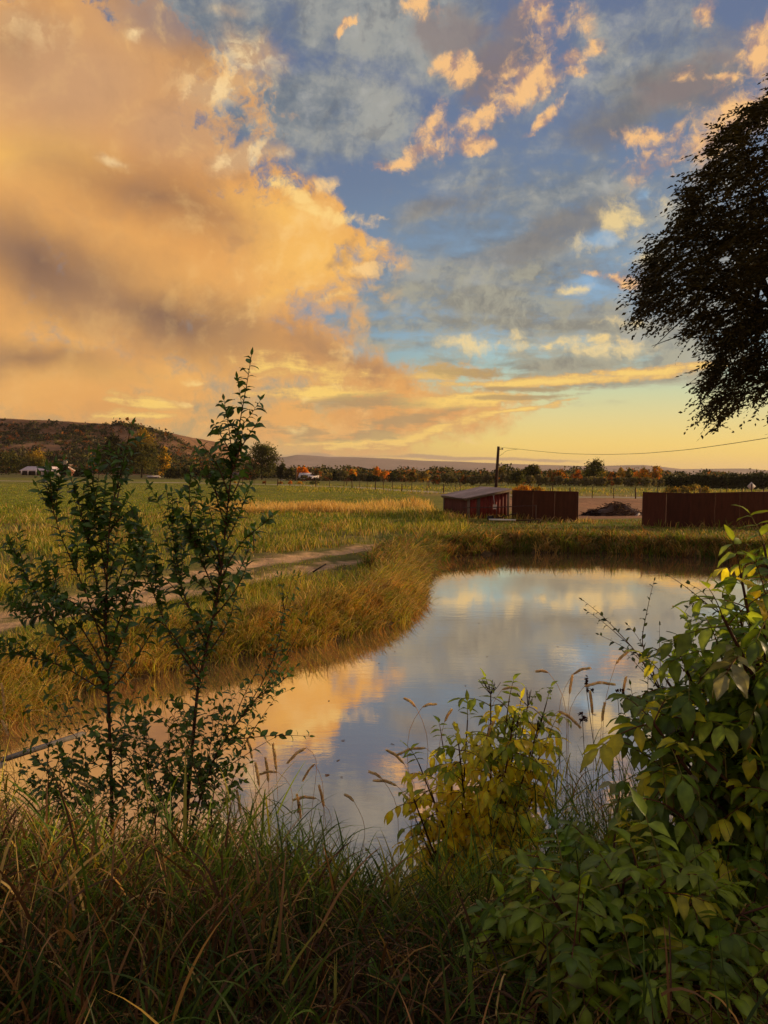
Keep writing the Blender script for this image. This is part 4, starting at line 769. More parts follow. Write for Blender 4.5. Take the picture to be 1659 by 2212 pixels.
# ------------------------------------------------------------------ grasses
def blades(name, P, h, wd, lean, bend, col, tipcol, mat, r, K=4, az=None, droop=1.0, label=None, build=True):
    """bent tapering blades rooted at P (n,3); h, wd, lean, bend (n,)"""
    n = len(P); az = r.uniform(0, 6.283, n) if az is None else az
    dx, dy = np.cos(az), np.sin(az); fa = az+r.normal(0, .9, n)+1.57; wx, wy = np.cos(fa), np.sin(fa)
    V = np.zeros((n, 2*(K+1), 3)); CC = np.zeros((n, 2*(K+1), 3)); px = np.zeros(n); pz = np.zeros(n); ang = lean.copy(); sx_ = h/K
    for k in range(K+1):
        t = k/K; w_ = wd*(1-t**2.2)*.5+wd*.03
        V[:, 2*k] = np.stack([P[:, 0]+px*dx-w_*wx, P[:, 1]+px*dy-w_*wy, P[:, 2]+pz], 1)
        V[:, 2*k+1] = np.stack([P[:, 0]+px*dx+w_*wx, P[:, 1]+px*dy+w_*wy, P[:, 2]+pz+w_*.3], 1)
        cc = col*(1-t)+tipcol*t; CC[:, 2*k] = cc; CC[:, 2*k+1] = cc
        px = px+np.sin(ang)*sx_; pz = pz+np.cos(ang)*sx_; ang = ang+bend/K*(1+1.2*t*droop)
    Fb = np.array([[2*k, 2*k+1, 2*k+3, 2*k+2] for k in range(K)]); F = (Fb[None]+(np.arange(n)*2*(K+1))[:, None, None]).reshape(-1, 4)
    o = link(name, np_mesh(name, V.reshape(-1, 3), F, np.clip(CC.reshape(-1, 3), .003, 1)), mat)
    return tag(o, label, kind='stuff') if label else o
GC = {'straw': L(222, 186, 112), 'orange': L(200, 150, 76), 'rust': L(152, 112, 70), 'yellow': L(188, 176, 58), 'green': L(122, 142, 42), 'deep': L(84, 108, 34), 'olive': L(142, 136, 56)}
def pick(r, n, names, p):
    k = r.choice(len(names), n, p=np.array(p)/sum(p)); return np.array([GC[q] for q in names])[k]*r.uniform(.7, 1.25, (n, 1))
r = np.random.default_rng(31)
def scatter(n, x0, x1, y0, y1, zz=.45):            # spots on the ground, thinner with distance as seen from the path
    vx = r.uniform(x0, x1, n); vy = r.uniform(y0, y1, n); P = np.array([((vx-CX)/FV), ((vy-CY)/FV)])
    d = fwd[:, None]+P[0]*rgt[:, None]-P[1]*upv[:, None]; t = (zz-EYE)/d[2]; x, y = d[0]*t, d[1]*t
    k = (t > 0) & (y < 160); return x[k], y[k]
def rut(x, y): return np.minimum(line_d(x, y, RUT1)/1.3, line_d(x, y, RUT2)*1.2)
# shoreline fringe: long arching dry clumps
def shore(n_clump, per, idx, lo, hi, label, hmu, names, p, seed, k0=.9):
    r = np.random.default_rng(seed); pts = POND[idx]; L_ = spline(pts, 400); s = r.uniform(0, 1, n_clump)*398; i = s.astype(int)
    c0 = L_[i]+(L_[i+1]-L_[i])*(s-i)[:, None]; tg = L_[i+1]-L_[i]; tg /= np.linalg.norm(tg, axis=1)[:, None]; nr = np.stack([-tg[:, 1], tg[:, 0]], 1)
    sd = pond_sd(c0[:, 0]+nr[:, 0]*.5, c0[:, 1]+nr[:, 1]*.5); nr *= np.where(sd > 0, 1, -1)[:, None]
    off = r.uniform(lo, hi, n_clump)**1.0; c0 = c0+nr*off[:, None]; water = np.arctan2(-nr[:, 1], -nr[:, 0])
    n = n_clump*per; cx_ = np.repeat(c0[:, 0], per)+r.normal(0, .09, n); cy_ = np.repeat(c0[:, 1], per)+r.normal(0, .09, n)
    z = ground_z(cx_, cy_); z = np.maximum(z, -.05); cs = np.repeat(r.uniform(.65, 1.25, n_clump), per); dist = np.hypot(cx_, cy_)
    h = hmu*cs*r.uniform(.55, 1.25, n); az = np.where(r.random(n) < .55, np.repeat(water, per)+r.normal(0, .7, n), r.uniform(0, 6.28, n))
    cc = np.repeat(pick(r, n_clump, names, p), per, 0)*r.uniform(.7, 1.3, (n, 1)); mixg = r.random(n) < .25; cc[mixg] = pick(r, mixg.sum(), names, p)
    blades('grass', np.stack([cx_, cy_, z-.03], 1), h, np.maximum(.007, dist*.0009)*r.uniform(.7, 1.4, n), r.uniform(.05, .55, n), r.uniform(.6, 2.0, n), cc*.8, cc*1.1, M_grass, r, 5, az, label=label)
LEFT = list(range(1, 13)); FAR = list(range(11, 19))
shore(1500, 22, LEFT, -.02, 1.1, 'long arching straw and orange grass hanging over the left bank', .50, ['straw', 'orange', 'yellow', 'olive', 'green', 'rust'], [3, 2.4, 2.2, 1.6, 1.6, .9], 1)
shore(1300, 20, FAR, -.05, 1.7, 'long dry grass hanging over the far bank', .62, ['straw', 'orange', 'olive', 'green', 'rust', 'deep'], [1, 1.2, 2, 1.5, 2.4, 2.4], 2)
# bank top between the water and the track, and all open ground as far as the mown field
def zone(label, n, box_, fn, hfun, names, p, wid, seed, lean=(.0, .45), bend=(.2, 1.2), K=4, clump=1.0, tip=1.15):
    global r
    r = np.random.default_rng(seed); x, y = scatter(n, *box_); d = pond_sd(x, y); g = fn(x, y, d); k = (r.random(len(x)) < g) & (d > .1); x, y = x[k], y[k]
    pn = .62*fbm(x, y, .8, 3, seed % 9)+.62*fbm(x, y, .17, 3, (seed+4) % 9); z = ground_z(x, y); n = len(x); dist = np.hypot(x, y); h = hfun(x, y)*r.uniform(.6, 1.3, n)*(1+.35*pn)
    q = np.clip((pn*clump+1)/2+r.normal(0, .18, n), 0, .999); cum = np.cumsum(np.array(p)/sum(p)); kk = np.searchsorted(cum, q); cc = np.array([GC[a] for a in names])[np.minimum(kk, len(names)-1)]*r.uniform(.7, 1.3, (n, 1))
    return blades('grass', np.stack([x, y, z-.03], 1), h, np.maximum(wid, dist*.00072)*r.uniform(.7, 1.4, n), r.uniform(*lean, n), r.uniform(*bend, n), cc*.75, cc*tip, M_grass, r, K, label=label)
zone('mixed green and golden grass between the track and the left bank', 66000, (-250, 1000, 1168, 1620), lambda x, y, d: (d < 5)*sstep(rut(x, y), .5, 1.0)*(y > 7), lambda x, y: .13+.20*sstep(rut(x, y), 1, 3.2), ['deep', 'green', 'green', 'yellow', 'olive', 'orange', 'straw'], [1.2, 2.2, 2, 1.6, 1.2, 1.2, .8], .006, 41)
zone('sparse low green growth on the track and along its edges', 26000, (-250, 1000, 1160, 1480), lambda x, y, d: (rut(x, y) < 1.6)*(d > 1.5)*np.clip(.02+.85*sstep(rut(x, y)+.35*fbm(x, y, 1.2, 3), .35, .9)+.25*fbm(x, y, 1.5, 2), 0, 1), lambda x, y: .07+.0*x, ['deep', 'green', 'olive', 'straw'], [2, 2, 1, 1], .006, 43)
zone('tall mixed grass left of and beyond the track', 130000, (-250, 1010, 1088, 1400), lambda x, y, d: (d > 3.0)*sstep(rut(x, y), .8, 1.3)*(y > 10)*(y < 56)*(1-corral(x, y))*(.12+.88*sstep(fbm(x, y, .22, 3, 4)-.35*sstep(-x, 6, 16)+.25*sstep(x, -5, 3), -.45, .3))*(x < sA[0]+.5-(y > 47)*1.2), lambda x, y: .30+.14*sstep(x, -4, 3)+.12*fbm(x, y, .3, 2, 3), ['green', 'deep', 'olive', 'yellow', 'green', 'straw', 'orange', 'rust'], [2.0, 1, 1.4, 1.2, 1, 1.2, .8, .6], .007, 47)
zone('pale feathery dry grass in a band before the mown field', 34000, (300, 960, 1076, 1108), lambda x, y, d: sstep(y+4*fbm(x, y, .2, 3, 2), 42, 50)*(1-sstep(y+5*fbm(x, y, .12, 3, 9), 60, 68))*(x < sA[0]-1.5)*sstep(x+5*fbm(x, y, .1, 2, 3), -18, -6)*np.clip(.45+.9*fbm(x, y, .16, 3, 6), .03, 1), lambda x, y: .50+.25*sstep(x, -6, 3), ['straw', 'straw', 'orange', 'rust'], [3, 2, 1.4, .8], .012, 53, (.0, .3), (.1, .9), 4, .7, 1.25)
zone('soft brown-green grass on the left edge of the mown field', 36000, (-250, 560, 1086, 1180), lambda x, y, d: (y > 26)*(y < 48)*np.clip(.4+.9*fbm(x, y, .12, 3, 7), .03, 1), lambda x, y: .26+.0*x, ['olive', 'green', 'rust', 'straw', 'olive'], [2, 1.5, 1, 1, 1], .010, 59, (.0, .5), (.2, 1.0), 3)
zone('short turf between the far bank and the steel fences', 60000, (930, 1900, 1112, 1215), lambda x, y, d: (y < 47.0)*(d > .6)*(1-.8*corral(x, y)), lambda x, y: .15+.0*x+.28*(pond_sd(x, y) < 2.6), ['deep', 'green', 'rust', 'olive', 'straw', 'deep'], [2.4, 1.2, 1.4, 1.0, .5, 2], .010, 61)
zone('dry weeds around the foot of the shed and fences', 9000, (940, 1900, 1105, 1145), lambda x, y, d: (np.abs(line_d(x, y, np.array([P2(0, W2_), P2(0, 0), P2(W1_, 0), [12.1, 44.2]])-np.array([.35, .6]))) < .9)*1.0 + (line_d(x, y, np.array([Pf(1387, 1137), Pf(1490, 1141.5), Pf(1700, 1141), Pf(1990, 1141)])-np.array([0, .5])) < .5)*.5, lambda x, y: .42+.0*x, ['rust', 'straw', 'orange', 'olive', 'green'], [1.6, 1.2, 1, 1.2, 1], .011, 67)
zone('fine short crop of the green mown field', 110000, (-250, 1000, 1044, 1140), lambda x, y, d: (y > 38)*(y < 150)*(x < 4+(y-60)*.02), lambda x, y: .11+.0*x, ['yellow', 'green', 'olive', 'green', 'yellow'], [1, 1.8, 1, 1.8, 1.2], .009, 71, (.1, .6), (.2, .9), 2)
zone('rough yellow pasture grass across the gravel road', 30000, (600, 1900, 1043, 1078), lambda x, y, d: (line_d(x, y, ROAD) > 3)*(y > 98)*np.clip(.5+.6*fbm(x, y, .05, 3, 8), .1, 1), lambda x, y: .4+.0*x, ['straw', 'olive', 'yellow', 'green', 'straw'], [1.5, 1.2, 1.4, 1.4, 1], .03, 73, (.1, .7), (.2, .9), 2)
# ------------------------------------------------------------------ leaves, saplings, elders, elm, reeds of the near bank
ST = np.array([0, .22, .5, .78, 1.0]); WP_ = {'ovate': np.array([.04, .86, 1.0, .5, .0]), 'lance': np.array([.05, .7, 1.0, .72, .0]), 'round': np.array([.1, .95, 1.0, .7, .02])}
def nrm(v): return v/(np.linalg.norm(v, axis=-1, keepdims=True)+1e-12)
def leaves(acc, B, Dr, N, ln, wd, col, r, droop=.5, fold=.25, shape='ovate', wave=.05):
    n = len(B)
    if n == 0: return
    Dr = nrm(Dr); S = nrm(np.cross(Dr, N)); U = np.cross(S, Dr); ln = np.broadcast_to(ln, (n,)); wd = np.broadcast_to(wd, (n,)); dr = droop*r.uniform(.3, 1.6, n)
    V = np.zeros((n, 15, 3)); pos = B.copy(); prev = 0
    for k, t in enumerate(ST):
        a = dr*t; dirn = Dr*np.cos(a)[:, None]-U*np.sin(a)[:, None]*1.0; dirn[:, 2] -= .35*dr*t; dirn = nrm(dirn)
        pos = pos+dirn*((t-prev)*ln)[:, None]; prev = t; up = nrm(np.cross(S, dirn)); w_ = wd*.5*WP_[shape][k]; wv = r.normal(0, wave, (2, n))*wd
        V[:, 3*k] = pos-S*w_[:, None]+up*(fold*w_+wv[0])[:, None]; V[:, 3*k+1] = pos; V[:, 3*k+2] = pos+S*w_[:, None]+up*(fold*w_+wv[1])[:, None]
    Fb = np.array([[3*k+j, 3*k+j+1, 3*k+j+4, 3*k+j+3] for k in range(4) for j in range(2)]); F = (Fb[None]+(np.arange(n)*15)[:, None, None]).reshape(-1, 4)
    col = np.broadcast_to(col, (n, 3)); cv = np.repeat(np.array(col)[:, None], 15, 1).reshape(n, 5, 3, 3); cv[:, :, 1] *= 1.28; cv[:, :, (0, 2)] *= .94
    tp_ = (r.random(n) < .16)[:, None, None]; cv[:, 4] = np.where(tp_, L(120, 78, 36), cv[:, 4]); sp_ = (r.random(n) < .06); cv[sp_, 2:4, 0] = L(96, 60, 30)
    acc.add(V.reshape(-1, 3), F, np.clip(cv.reshape(-1, 3), .003, 1))
def path3(pts, d0, d1, r, n=None, wob=.0):       # measured points with depth running from d0 to d1
    m = len(pts); P = np.array([D(x, y, d0+(d1-d0)*i/(m-1)) for i, (x, y) in enumerate(pts)])
    ln = np.linalg.norm(np.diff(P, axis=0), axis=1).sum(); n = n or max(6, int(ln/.04)); return spline(P, n)
def along(P, gap, r, skip=.12):
    d = np.concatenate([[0], np.cumsum(np.linalg.norm(np.diff(P, axis=0), axis=1))]); s = np.arange(d[-1]*skip, d[-1], gap); s = s+r.normal(0, gap*.15, len(s)); s = np.clip(s, 0, d[-1])
    Q = np.stack([np.interp(s, d, P[:, k]) for k in range(3)], 1); T_ = np.gradient(P, axis=0); T_ = nrm(np.stack([np.interp(s, d, T_[:, k]) for k in range(3)], 1)); return Q, T_, s/d[-1]
def sapling(name, label, trunk, branches, base_d, tip_d, seed, leaf_l=.068, col=L(82, 112, 48), gap=.028, r0=.012, cat='sapling', twigs=9):
    r = np.random.default_rng(seed); tk = path3(trunk, base_d, tip_d, r); b0 = tk[0].copy(); b0[2] = min(b0[2], gz(b0[0], b0[1])); tk = np.concatenate([[b0-(0, 0, .05)], tk]); t = empty(name, b0, label, cat)
    ac = Acc(); rad_ = np.interp(np.linspace(0, 1, len(tk)), [0, .3, 1], [r0, r0*.75, r0*.14]); tube(ac, tk-b0, rad_, L(92, 66, 52), 7); ac.build('trunk', M_bark, t, True)
    fol = Acc(); tw_ = Acc(); runs = [(tk, trunk_leaf_from(trunk))]
    for br in branches:
        pts = br[0]; dd = br[1] if len(br) > 1 else r.uniform(-.25, .25); sc = br[2] if len(br) > 2 else 1.0
        dist = base_d+(tip_d-base_d)*.4; P = path3(pts, dist+.02, dist+dd, r); k = np.argmin(np.linalg.norm(tk-P[0], axis=1)+abs(tk[:, 2]-P[0][2]))
        if np.linalg.norm(tk[k]-P[0]) < .35: sh = (tk[k]-P[0])[None]*np.linspace(1, 0, len(P))[:, None]**2; P = P+sh
        a2 = Acc(); tube(a2, P-b0, np.linspace(r0*.42, r0*.12, len(P)), L(96, 64, 50), 5); a2.build('branch', M_bark, t, True); runs.append((P, .12, sc))
        if len(P) > 14 and twigs:
            for q in range(twigs):
                j = int(len(P)*r.uniform(.25, .85)); T0_ = nrm(P[min(j+1, len(P)-1)]-P[j-1]); dv = nrm(T0_*1.0+nrm(r.normal(0, 1, 3))*.55+np.array([0, 0, .4])); Lt = r.uniform(.10, .30); W_ = spline([P[j], P[j]+dv*Lt*.5+r.normal(0, .008, 3), P[j]+dv*Lt+np.array([0, 0, .02])], 8)
                tube(tw_, W_-b0, np.linspace(r0*.18, r0*.08, 8), L(96, 64, 50), 4, False); runs.append((W_, .1, sc*.9))
    for q in range(24 if cat == 'sapling' else 0):                     # short upright side shoots close to the main stem
        j = int(len(tk)*r.uniform(.22, .90)); dv = nrm(nrm(tk[min(j+1, len(tk)-1)]-tk[j-1])*.9+nrm(r.normal(0, 1, 3))*.75+np.array([0, 0, .3])); Lt = r.uniform(.10, .26); W_ = spline([tk[j], tk[j]+dv*Lt*.5, tk[j]+dv*Lt+np.array([0, 0, .02])], 8)
        tube(tw_, W_-b0, np.linspace(r0*.18, r0*.08, 8), L(96, 64, 50), 4, False); runs.append((W_, .1, .9))
    for run in runs:
        P, skip = run[0], run[1]; sc = run[2] if len(run) > 2 else 1.0
        Q, T_, s = along(P, gap*sc, r, skip)
        if len(Q) == 0: continue
        sgn = np.where(np.arange(len(Q)) % 2 == 0, 1.0, -1.0)[:, None]; side = nrm(np.cross(T_, np.array([0, 1., 0]))+r.normal(0, .55, (len(Q), 3))); back = r.normal(0, .5, (len(Q), 1))*np.array([[0, 1, 0]])
        dr_ = nrm(T_*r.uniform(.6, 1.3, (len(Q), 1))+side*sgn+back*.8); N = nrm(np.cross(dr_, np.cross(T_, dr_))+r.normal(0, .35, (len(Q), 3))+(0, 0, .5))
        ok_ = r.random(len(Q)) > .10; Q, T_, s, dr_, N = Q[ok_], T_[ok_], s[ok_], dr_[ok_], N[ok_]; ln = leaf_l*sc*r.uniform(.5, 1.25, len(Q))*np.interp(s, [0, .3, .92, 1], [.75, 1, 1, .7]); cc = col*r.uniform(.65, 1.35, (len(Q), 1))*np.array([1, 1, 1])+r.normal(0, .004, (len(Q), 3))
        leaves(fol, Q-b0, dr_, N, ln, ln*r.uniform(.42, .62, len(Q)), np.clip(cc, .004, 1), r, .6, .32)
        tipd = T_[-1:]; leaves(fol, (P[-1:]-b0), tipd, np.array([[0, -1., .2]]), np.array([leaf_l*.7*sc]), np.array([leaf_l*.25*sc]), col[None], r, .2, .4)
    fol.build('foliage', M_leaf, t)
    if tw_.V: tw_.build('twigs', M_bark, t)
    return t
def trunk_leaf_from(tr): return .34
A_tr = [(243,1850), (241,1700), (234,1508), (228,1336), (233,1200), (238,1098), (256,1050), (272,968), (281,930), (286,918)]
A_br = [([(232,1420), (190,1290), (150,1200), (128,1150), (112,1090), (100,1030)], -.2), ([(230,1340), (205,1240), (190,1170), (175,1110), (158,1040), (150,1030)], .1), ([(231,1260), (222,1200), (212,1130), (203,1060), (196,1000)], .2),
 ([(234,1480), (160,1400), (110,1330), (70,1270), (45,1220), (22,1170)], -.1), ([(235,1500), (140,1440), (70,1420), (20,1412), (-15,1408)], .15), ([(232,1400), (275,1300), (300,1220), (318,1180)], -.2), ([(229,1330), (262,1240), (280,1180), (300,1130)], .2), ([(238,1120), (252,1090), (262,1040), (268,1000)], .05),
 ([(233,1450), (180,1360), (120,1290), (80,1260)], .3), ([(234,1500), (290,1430), (320,1380), (345,1330)], .25), ([(229,1350), (180,1310), (140,1290), (105,1285)], -.25), ([(233,1230), (210,1180), (180,1150), (160,1140)], .15), ([(236,1150), (255,1120), (268,1110), (285,1100)], -.1),
 ([(234,1500), (200,1430), (150,1380), (90,1370)], -.3), ([(233,1460), (262,1390), (285,1330), (290,1290)], .1), ([(236,1200), (226,1130), (222,1080), (228,1040)], .12), ([(232,1380), (196,1330), (150,1310), (60,1340), (30,1330)], .2)]
sapling('tree_sapling', 'leafy young sapling with broad low branches, left of two in front', A_tr, A_br, 4.25, 4.1, 101, gap=.0165)
B_tr = [(400,1800), (413,1640), (428,1480), (448,1390), (470,1290), (480,1220), (490,1110), (500,1020), (510,960), (522,890), (533,830), (540,790), (543,768)]
B_br = [([(497,1040), (500,960), (490,900), (484,865)], .1), ([(495,1070), (475,1010), (455,980), (436,960)], -.15), ([(505,990), (490,960), (470,930), (462,915)], .15), ([(492,1100), (465,1060), (440,1020), (425,975)], .1), ([(508,985), (530,950), (545,930), (556,912)], -.1),
 ([(470,1290), (430,1200), (412,1130), (408,1060), (412,1020)], -.2), ([(450,1380), (400,1300), (380,1210), (372,1140), (360,1060)], .2), ([(430,1470), (370,1380), (330,1280), (310,1200), (290,1130), (278,1120)], -.15), ([(475,1270), (500,1200), (530,1160), (560,1140), (590,1112)], -.2), ([(470,1300), (520,1230), (540,1180), (548,1140)], .2),
 ([(480,1220), (450,1160), (440,1110), (432,1060)], .2), ([(485,1180), (515,1120), (528,1080), (540,1050)], .15), ([(460,1340), (500,1290), (525,1250), (535,1215)], -.1), ([(448,1390), (420,1330), (395,1290), (350,1240), (325,1230)], .1), ([(440,1430), (480,1370), (500,1330), (508,1290)], .2), ([(478,1240), (455,1200), (430,1180), (405,1160)], -.1),
 ([(488,1130), (470,1090), (462,1050), (470,1010)], .05), ([(435,1450), (395,1400), (352,1340), (300,1330)], -.25), ([(495,1080), (520,1040), (525,1010), (530,985)], .15), ([(480,1230), (470,1180), (462,1140), (450,1090)], -.15), ([(465,1310), (440,1270), (405,1240), (380,1235)], .25), ([(500,1020), (512,1000), (520,960), (524,930)], -.1)]
sapling('tree_sapling', 'tallest leafy sapling with its single shoot high against the orange cloud', B_tr, B_br, 4.3, 4.2, 202, gap=.0145)
C_tr = [(410,1800), (440,1700), (470,1620), (520,1550), (570,1490), (625,1448)]
sapling('tree_sapling', 'slender sapling leaning right over the water with small dark leaves', C_tr, [([(480,1600), (550,1592), (600,1588), (668,1590)], -.1, 1.0), ([(520,1550), (570,1470), (600,1400), (612,1330), (625,1270), (634,1240)], .2, .9), ([(500,1570), (520,1510), (560,1440), (580,1400)], .1), ([(560,1500), (600,1480), (625,1460), (640,1440)], .1), ([(450,1680), (520,1640), (560,1610), (600,1590)], .1), ([(560,1490), (600,1440), (640,1380), (660,1330)], .25)], 4.3, 4.1, 303, .050, gap=.036, r0=.008)
r = np.random.default_rng(77); low = []
for i in range(20):
    x0 = r.uniform(60, 560); x1 = x0+r.uniform(-90, 110); yt = r.uniform(1500, 1650); pts = [(x0, 1850), ((x0*2+x1)/3+r.uniform(-8, 8), 1750), (x1*.7+x0*.3, (1800+yt)/2), (x1, yt)]
    brs = []
    for k in range(6): f_ = r.uniform(.25, .9); xs_ = x0+(x1-x0)*f_; ys_ = 1850+(yt-1850)*f_; sgn = 1 if k % 2 else -1; brs.append(([(xs_, ys_), (xs_+sgn*r.uniform(20, 40), ys_-r.uniform(15, 40)), (xs_+sgn*r.uniform(45, 85), ys_-r.uniform(40, 95))], r.uniform(-.2, .2)))
    side = 'left' if x0 < 240 else 'between the two tall saplings' if x0 < 400 else 'right'
    low.append(sapling('low_shoot', 'low bushy shoot with small round leaves among the foot of the two saplings', pts, brs, 4.2+r.uniform(-.3, .5), 4.1+r.uniform(-.2, .4), 400+i, .052, L(84, 108, 40), .026, .005, 'shoot')); low[-1]['group'] = 'low shoots round the saplings'
sapling('low_shoot', 'leafy green shoot at the left edge of the frame below the plank', [(20, 1960), (25, 1850), (15, 1760), (8, 1680), (0, 1620)], [([(22, 1830), (50, 1780), (60, 1740)], .1), ([(15, 1760), (-20, 1720), (-30, 1680)], .1), ([(12, 1740), (40, 1700), (45, 1660)], -.1), ([(25, 1880), (70, 1840), (80, 1800)], .1)], 3.6, 3.5, 505, .04, L(70, 92, 30), .03, .006, 'shoot')
# thin shoots over the water at the right
sapling('slender_shoot', 'thin arching shoot pointing left over the water, longest of the right shoots', [(1470,1620), (1430,1500), (1396,1438), (1368,1400), (1338,1368), (1300,1328), (1275,1308), (1258,1296)], [([(1400,1440), (1375,1412), (1330,1388), (1294,1371)], -.05), ([(1372,1396), (1330,1366), (1300,1338), (1268,1320)], .05), ([(1420,1480), (1390,1452), (1370,1425), (1350,1410)], .05)], 4.0, 4.1, 606, .034, L(50, 62, 36), .030, .006, 'shoot', 0)
sapling('slender_shoot', 'thin upright shoot with paired small leaves right of the arching shoot', [(1480,1620), (1440,1520), (1405,1440), (1382,1388), (1392,1348), (1400,1310), (1406,1275), (1413,1255)], [([(1440,1500), (1428,1440), (1424,1390), (1425,1350)], .1), ([(1420,1470), (1400,1420), (1380,1375), (1356,1350)], -.1)], 4.0, 4.05, 707, .034, L(50, 62, 36), .030, .006, 'shoot', 0)
sapling('slender_shoot', 'reddish twig slanting up left above the elder at the right edge', [(1700,1440), (1640,1390), (1574,1338), (1530,1308), (1495,1278), (1468,1256), (1445,1244)], [([(1560,1328), (1530,1290), (1520,1270), (1490,1262)], .05), ([(1540,1315), (1510,1290), (1485,1300), (1475,1330)], .05)], 3.7, 3.9, 808, .036, L(60, 74, 36), .036, .007, 'shoot', 1)
sapling('slender_shoot', 'ragged leafy shoot at the left face of the big elder', [(1500,1800), (1440,1690), (1400,1600), (1372,1540), (1366,1500), (1362,1480)], [([(1430,1660), (1390,1600), (1350,1560), (1345,1530)], .1), ([(1410,1610), (1430,1540), (1440,1470), (1450,1430)], -.1), ([(1380,1560), (1400,1500), (1400,1460), (1396,1420)], .1), ([(1420,1640), (1460,1570), (1470,1520), (1480,1480)], .1)], 3.7, 3.7, 909, .045, L(54, 70, 30), .028, .007, 'shoot')
# ---- elders: pinnate leaves
def compound(fol, stm, b, dr_, ln, pairs, ll, col, r, droop=.7, shape='ovate', wr=.42):
    dr_ = nrm(dr_); n = 8; t = np.linspace(0, 1, n); P = [b]; d = dr_.copy()
    for i in range(1, n): d = nrm(d+np.array([0, 0, -droop*.12])); P.append(P[-1]+d*ln/(n-1))
    P = np.array(P); tube(stm, P, np.linspace(.0028, .0014, n), L(128, 118, 60) if r.random() < .5 else L(110, 70, 50), 4, False)
    Q, Dd, Nn, Ls = [], [], [], []
    side = nrm(np.cross(dr_, np.array([0, 0, 1.])+r.normal(0, .25, 3)))
    for k in range(pairs):
        f_ = .28+.62*k/max(1, pairs-1); i = min(n-2, int(f_*(n-1))); p_ = P[i]+(P[i+1]-P[i])*(f_*(n-1)-i); tg = nrm(P[i+1]-P[i])
        for sg in (-1, 1): Q.append(p_); Dd.append(tg*r.uniform(.25, .7)+side*sg+r.normal(0, .12, 3)+np.array([0, 0, -.15])); Nn.append(np.array([0, 0, 1.])+r.normal(0, .3, 3)); Ls.append(ll*r.uniform(.8, 1.15)*(.85+.3*math.sin(math.pi*(k+.6)/(pairs+.4))))
    Q.append(P[-1]); Dd.append(P[-1]-P[-2]); Nn.append(np.array([0, 0, 1.])); Ls.append(ll*1.15)
    Q, Dd, Nn, Ls = map(np.array, (Q, Dd, Nn, Ls)); cc = np.clip(col*r.uniform(.75, 1.25, (len(Q), 1))+r.normal(0, .006, (len(Q), 3)), .004, 1)
    leaves(fol, Q, Dd, Nn, Ls, Ls*wr*r.uniform(.9, 1.1, len(Q)), cc, r, droop, .18, shape, .06)
def elder(name, label, base, stems, d0, seed, colf, ll=.085, rl=.20, node=.13, pairs=3, droop=.75, spread=.25, cyme=0, skip=.3, cat='shrub', r0=.010, wr=.42, mat=None):
    r = np.random.default_rng(seed); b0 = D(base[0], base[1], d0); b0[2] = gz(b0[0], b0[1]); t = empty(name, b0, label, cat); fol = Acc(); stm = Acc()
    for st in stems:
        tip = st[:2]; dd = st[2] if len(st) > 2 else r.uniform(-spread, spread); e = D(tip[0], tip[1], d0+dd); mid = (b0+e)/2+np.array([r.normal(0, .05), r.normal(0, .05), .06*np.linalg.norm(e-b0)])
        P = spline([b0+r.normal(0, .04, 3)*(1, 1, 0), mid, e], max(8, int(np.linalg.norm(e-b0)/.05))); a2 = Acc(); tube(a2, P-b0, np.linspace(r0, r0*.35, len(P)), L(86, 58, 44), 6); a2.build('stem', M_bark, t, True)
        Q, T_, s = along(P, node, r, skip); ph = r.uniform(0, 3)
        for i in range(len(Q)):
            a = ph+i*1.57
            for sg in (0, math.pi):
                if r.random() < .12: continue
                h_ = nrm(np.cross(T_[i], [math.cos(a+sg), math.sin(a+sg), .3])); compound(fol, stm, Q[i]-b0, nrm(h_+T_[i]*r.uniform(.3, .9)), rl*r.uniform(.7, 1.15), pairs-(r.random() < .3), ll*r.uniform(.85, 1.15), colf(Q[i], s[i], r), r, droop, 'ovate', wr)
        compound(fol, stm, P[-1]-b0, P[-1]-P[-3]+r.normal(0, .01, 3), rl*.7, pairs, ll*.8, colf(P[-1], 1, r), r, droop*.7, 'ovate', wr)
        if cyme and r.random() < cyme:
            c3 = Acc(); q = P[-1]-b0
            for k in range(9): dv = nrm(np.array([r.normal(), r.normal(), 1.6]))*r.uniform(.05, .11); tube(c3, [q, q+dv*.6, q+dv+(0, 0, .01)], .0018, L(60, 34, 26), 4); tube(c3, [q+dv*.6, q+dv*.8+r.normal(0, .012, 3)], .0014, L(60, 34, 26), 4)
            c3.build('flower_stalk', M_bark, t)
    fol.build('foliage', mat or M_elder, t); stm.build('stalk_network', M_bark, t); return t
GR, DG, YL, YG = L(140, 160, 48), L(98, 122, 40), L(255, 226, 56), L(218, 212, 66)
def yellow_mix(q, s, r):
    top = sstep(q[2], 1.25, 1.75); right = sstep(q[0], .3, .9); u = r.random()
    if u < .85*top: return [GR, YG][int(r.random() < .3)]*r.uniform(.8, 1.2)
    return [YL, YL*np.array([1, .93, .8]), YG, GR][r.choice(4, p=[.46+.12*right, .32, .15-.06*right, .07-.06*right])]
elder('yellow_elder', 'yellow and green elder shrub at the water edge, in front of the pond', (1020, 1900), [(1060,1500), (1100,1510), (1010,1555), (955,1600), (905,1650), (890,1715), (900,1775), (1140,1525), (1180,1520), (1185,1590), (1160,1580), (975,1650), (1105,1580), (1055,1600), (1150,1640), (1160,1690), (1000,1700), (935,1720), (1080,1680), (930,1790), (1120,1730), (1040,1640), (990,1600), (1120,1550), (1100,1640), (1020,1760)], 4.3, 11, yellow_mix, .074, .15, .088, 3, .9, .32, .45, .34)
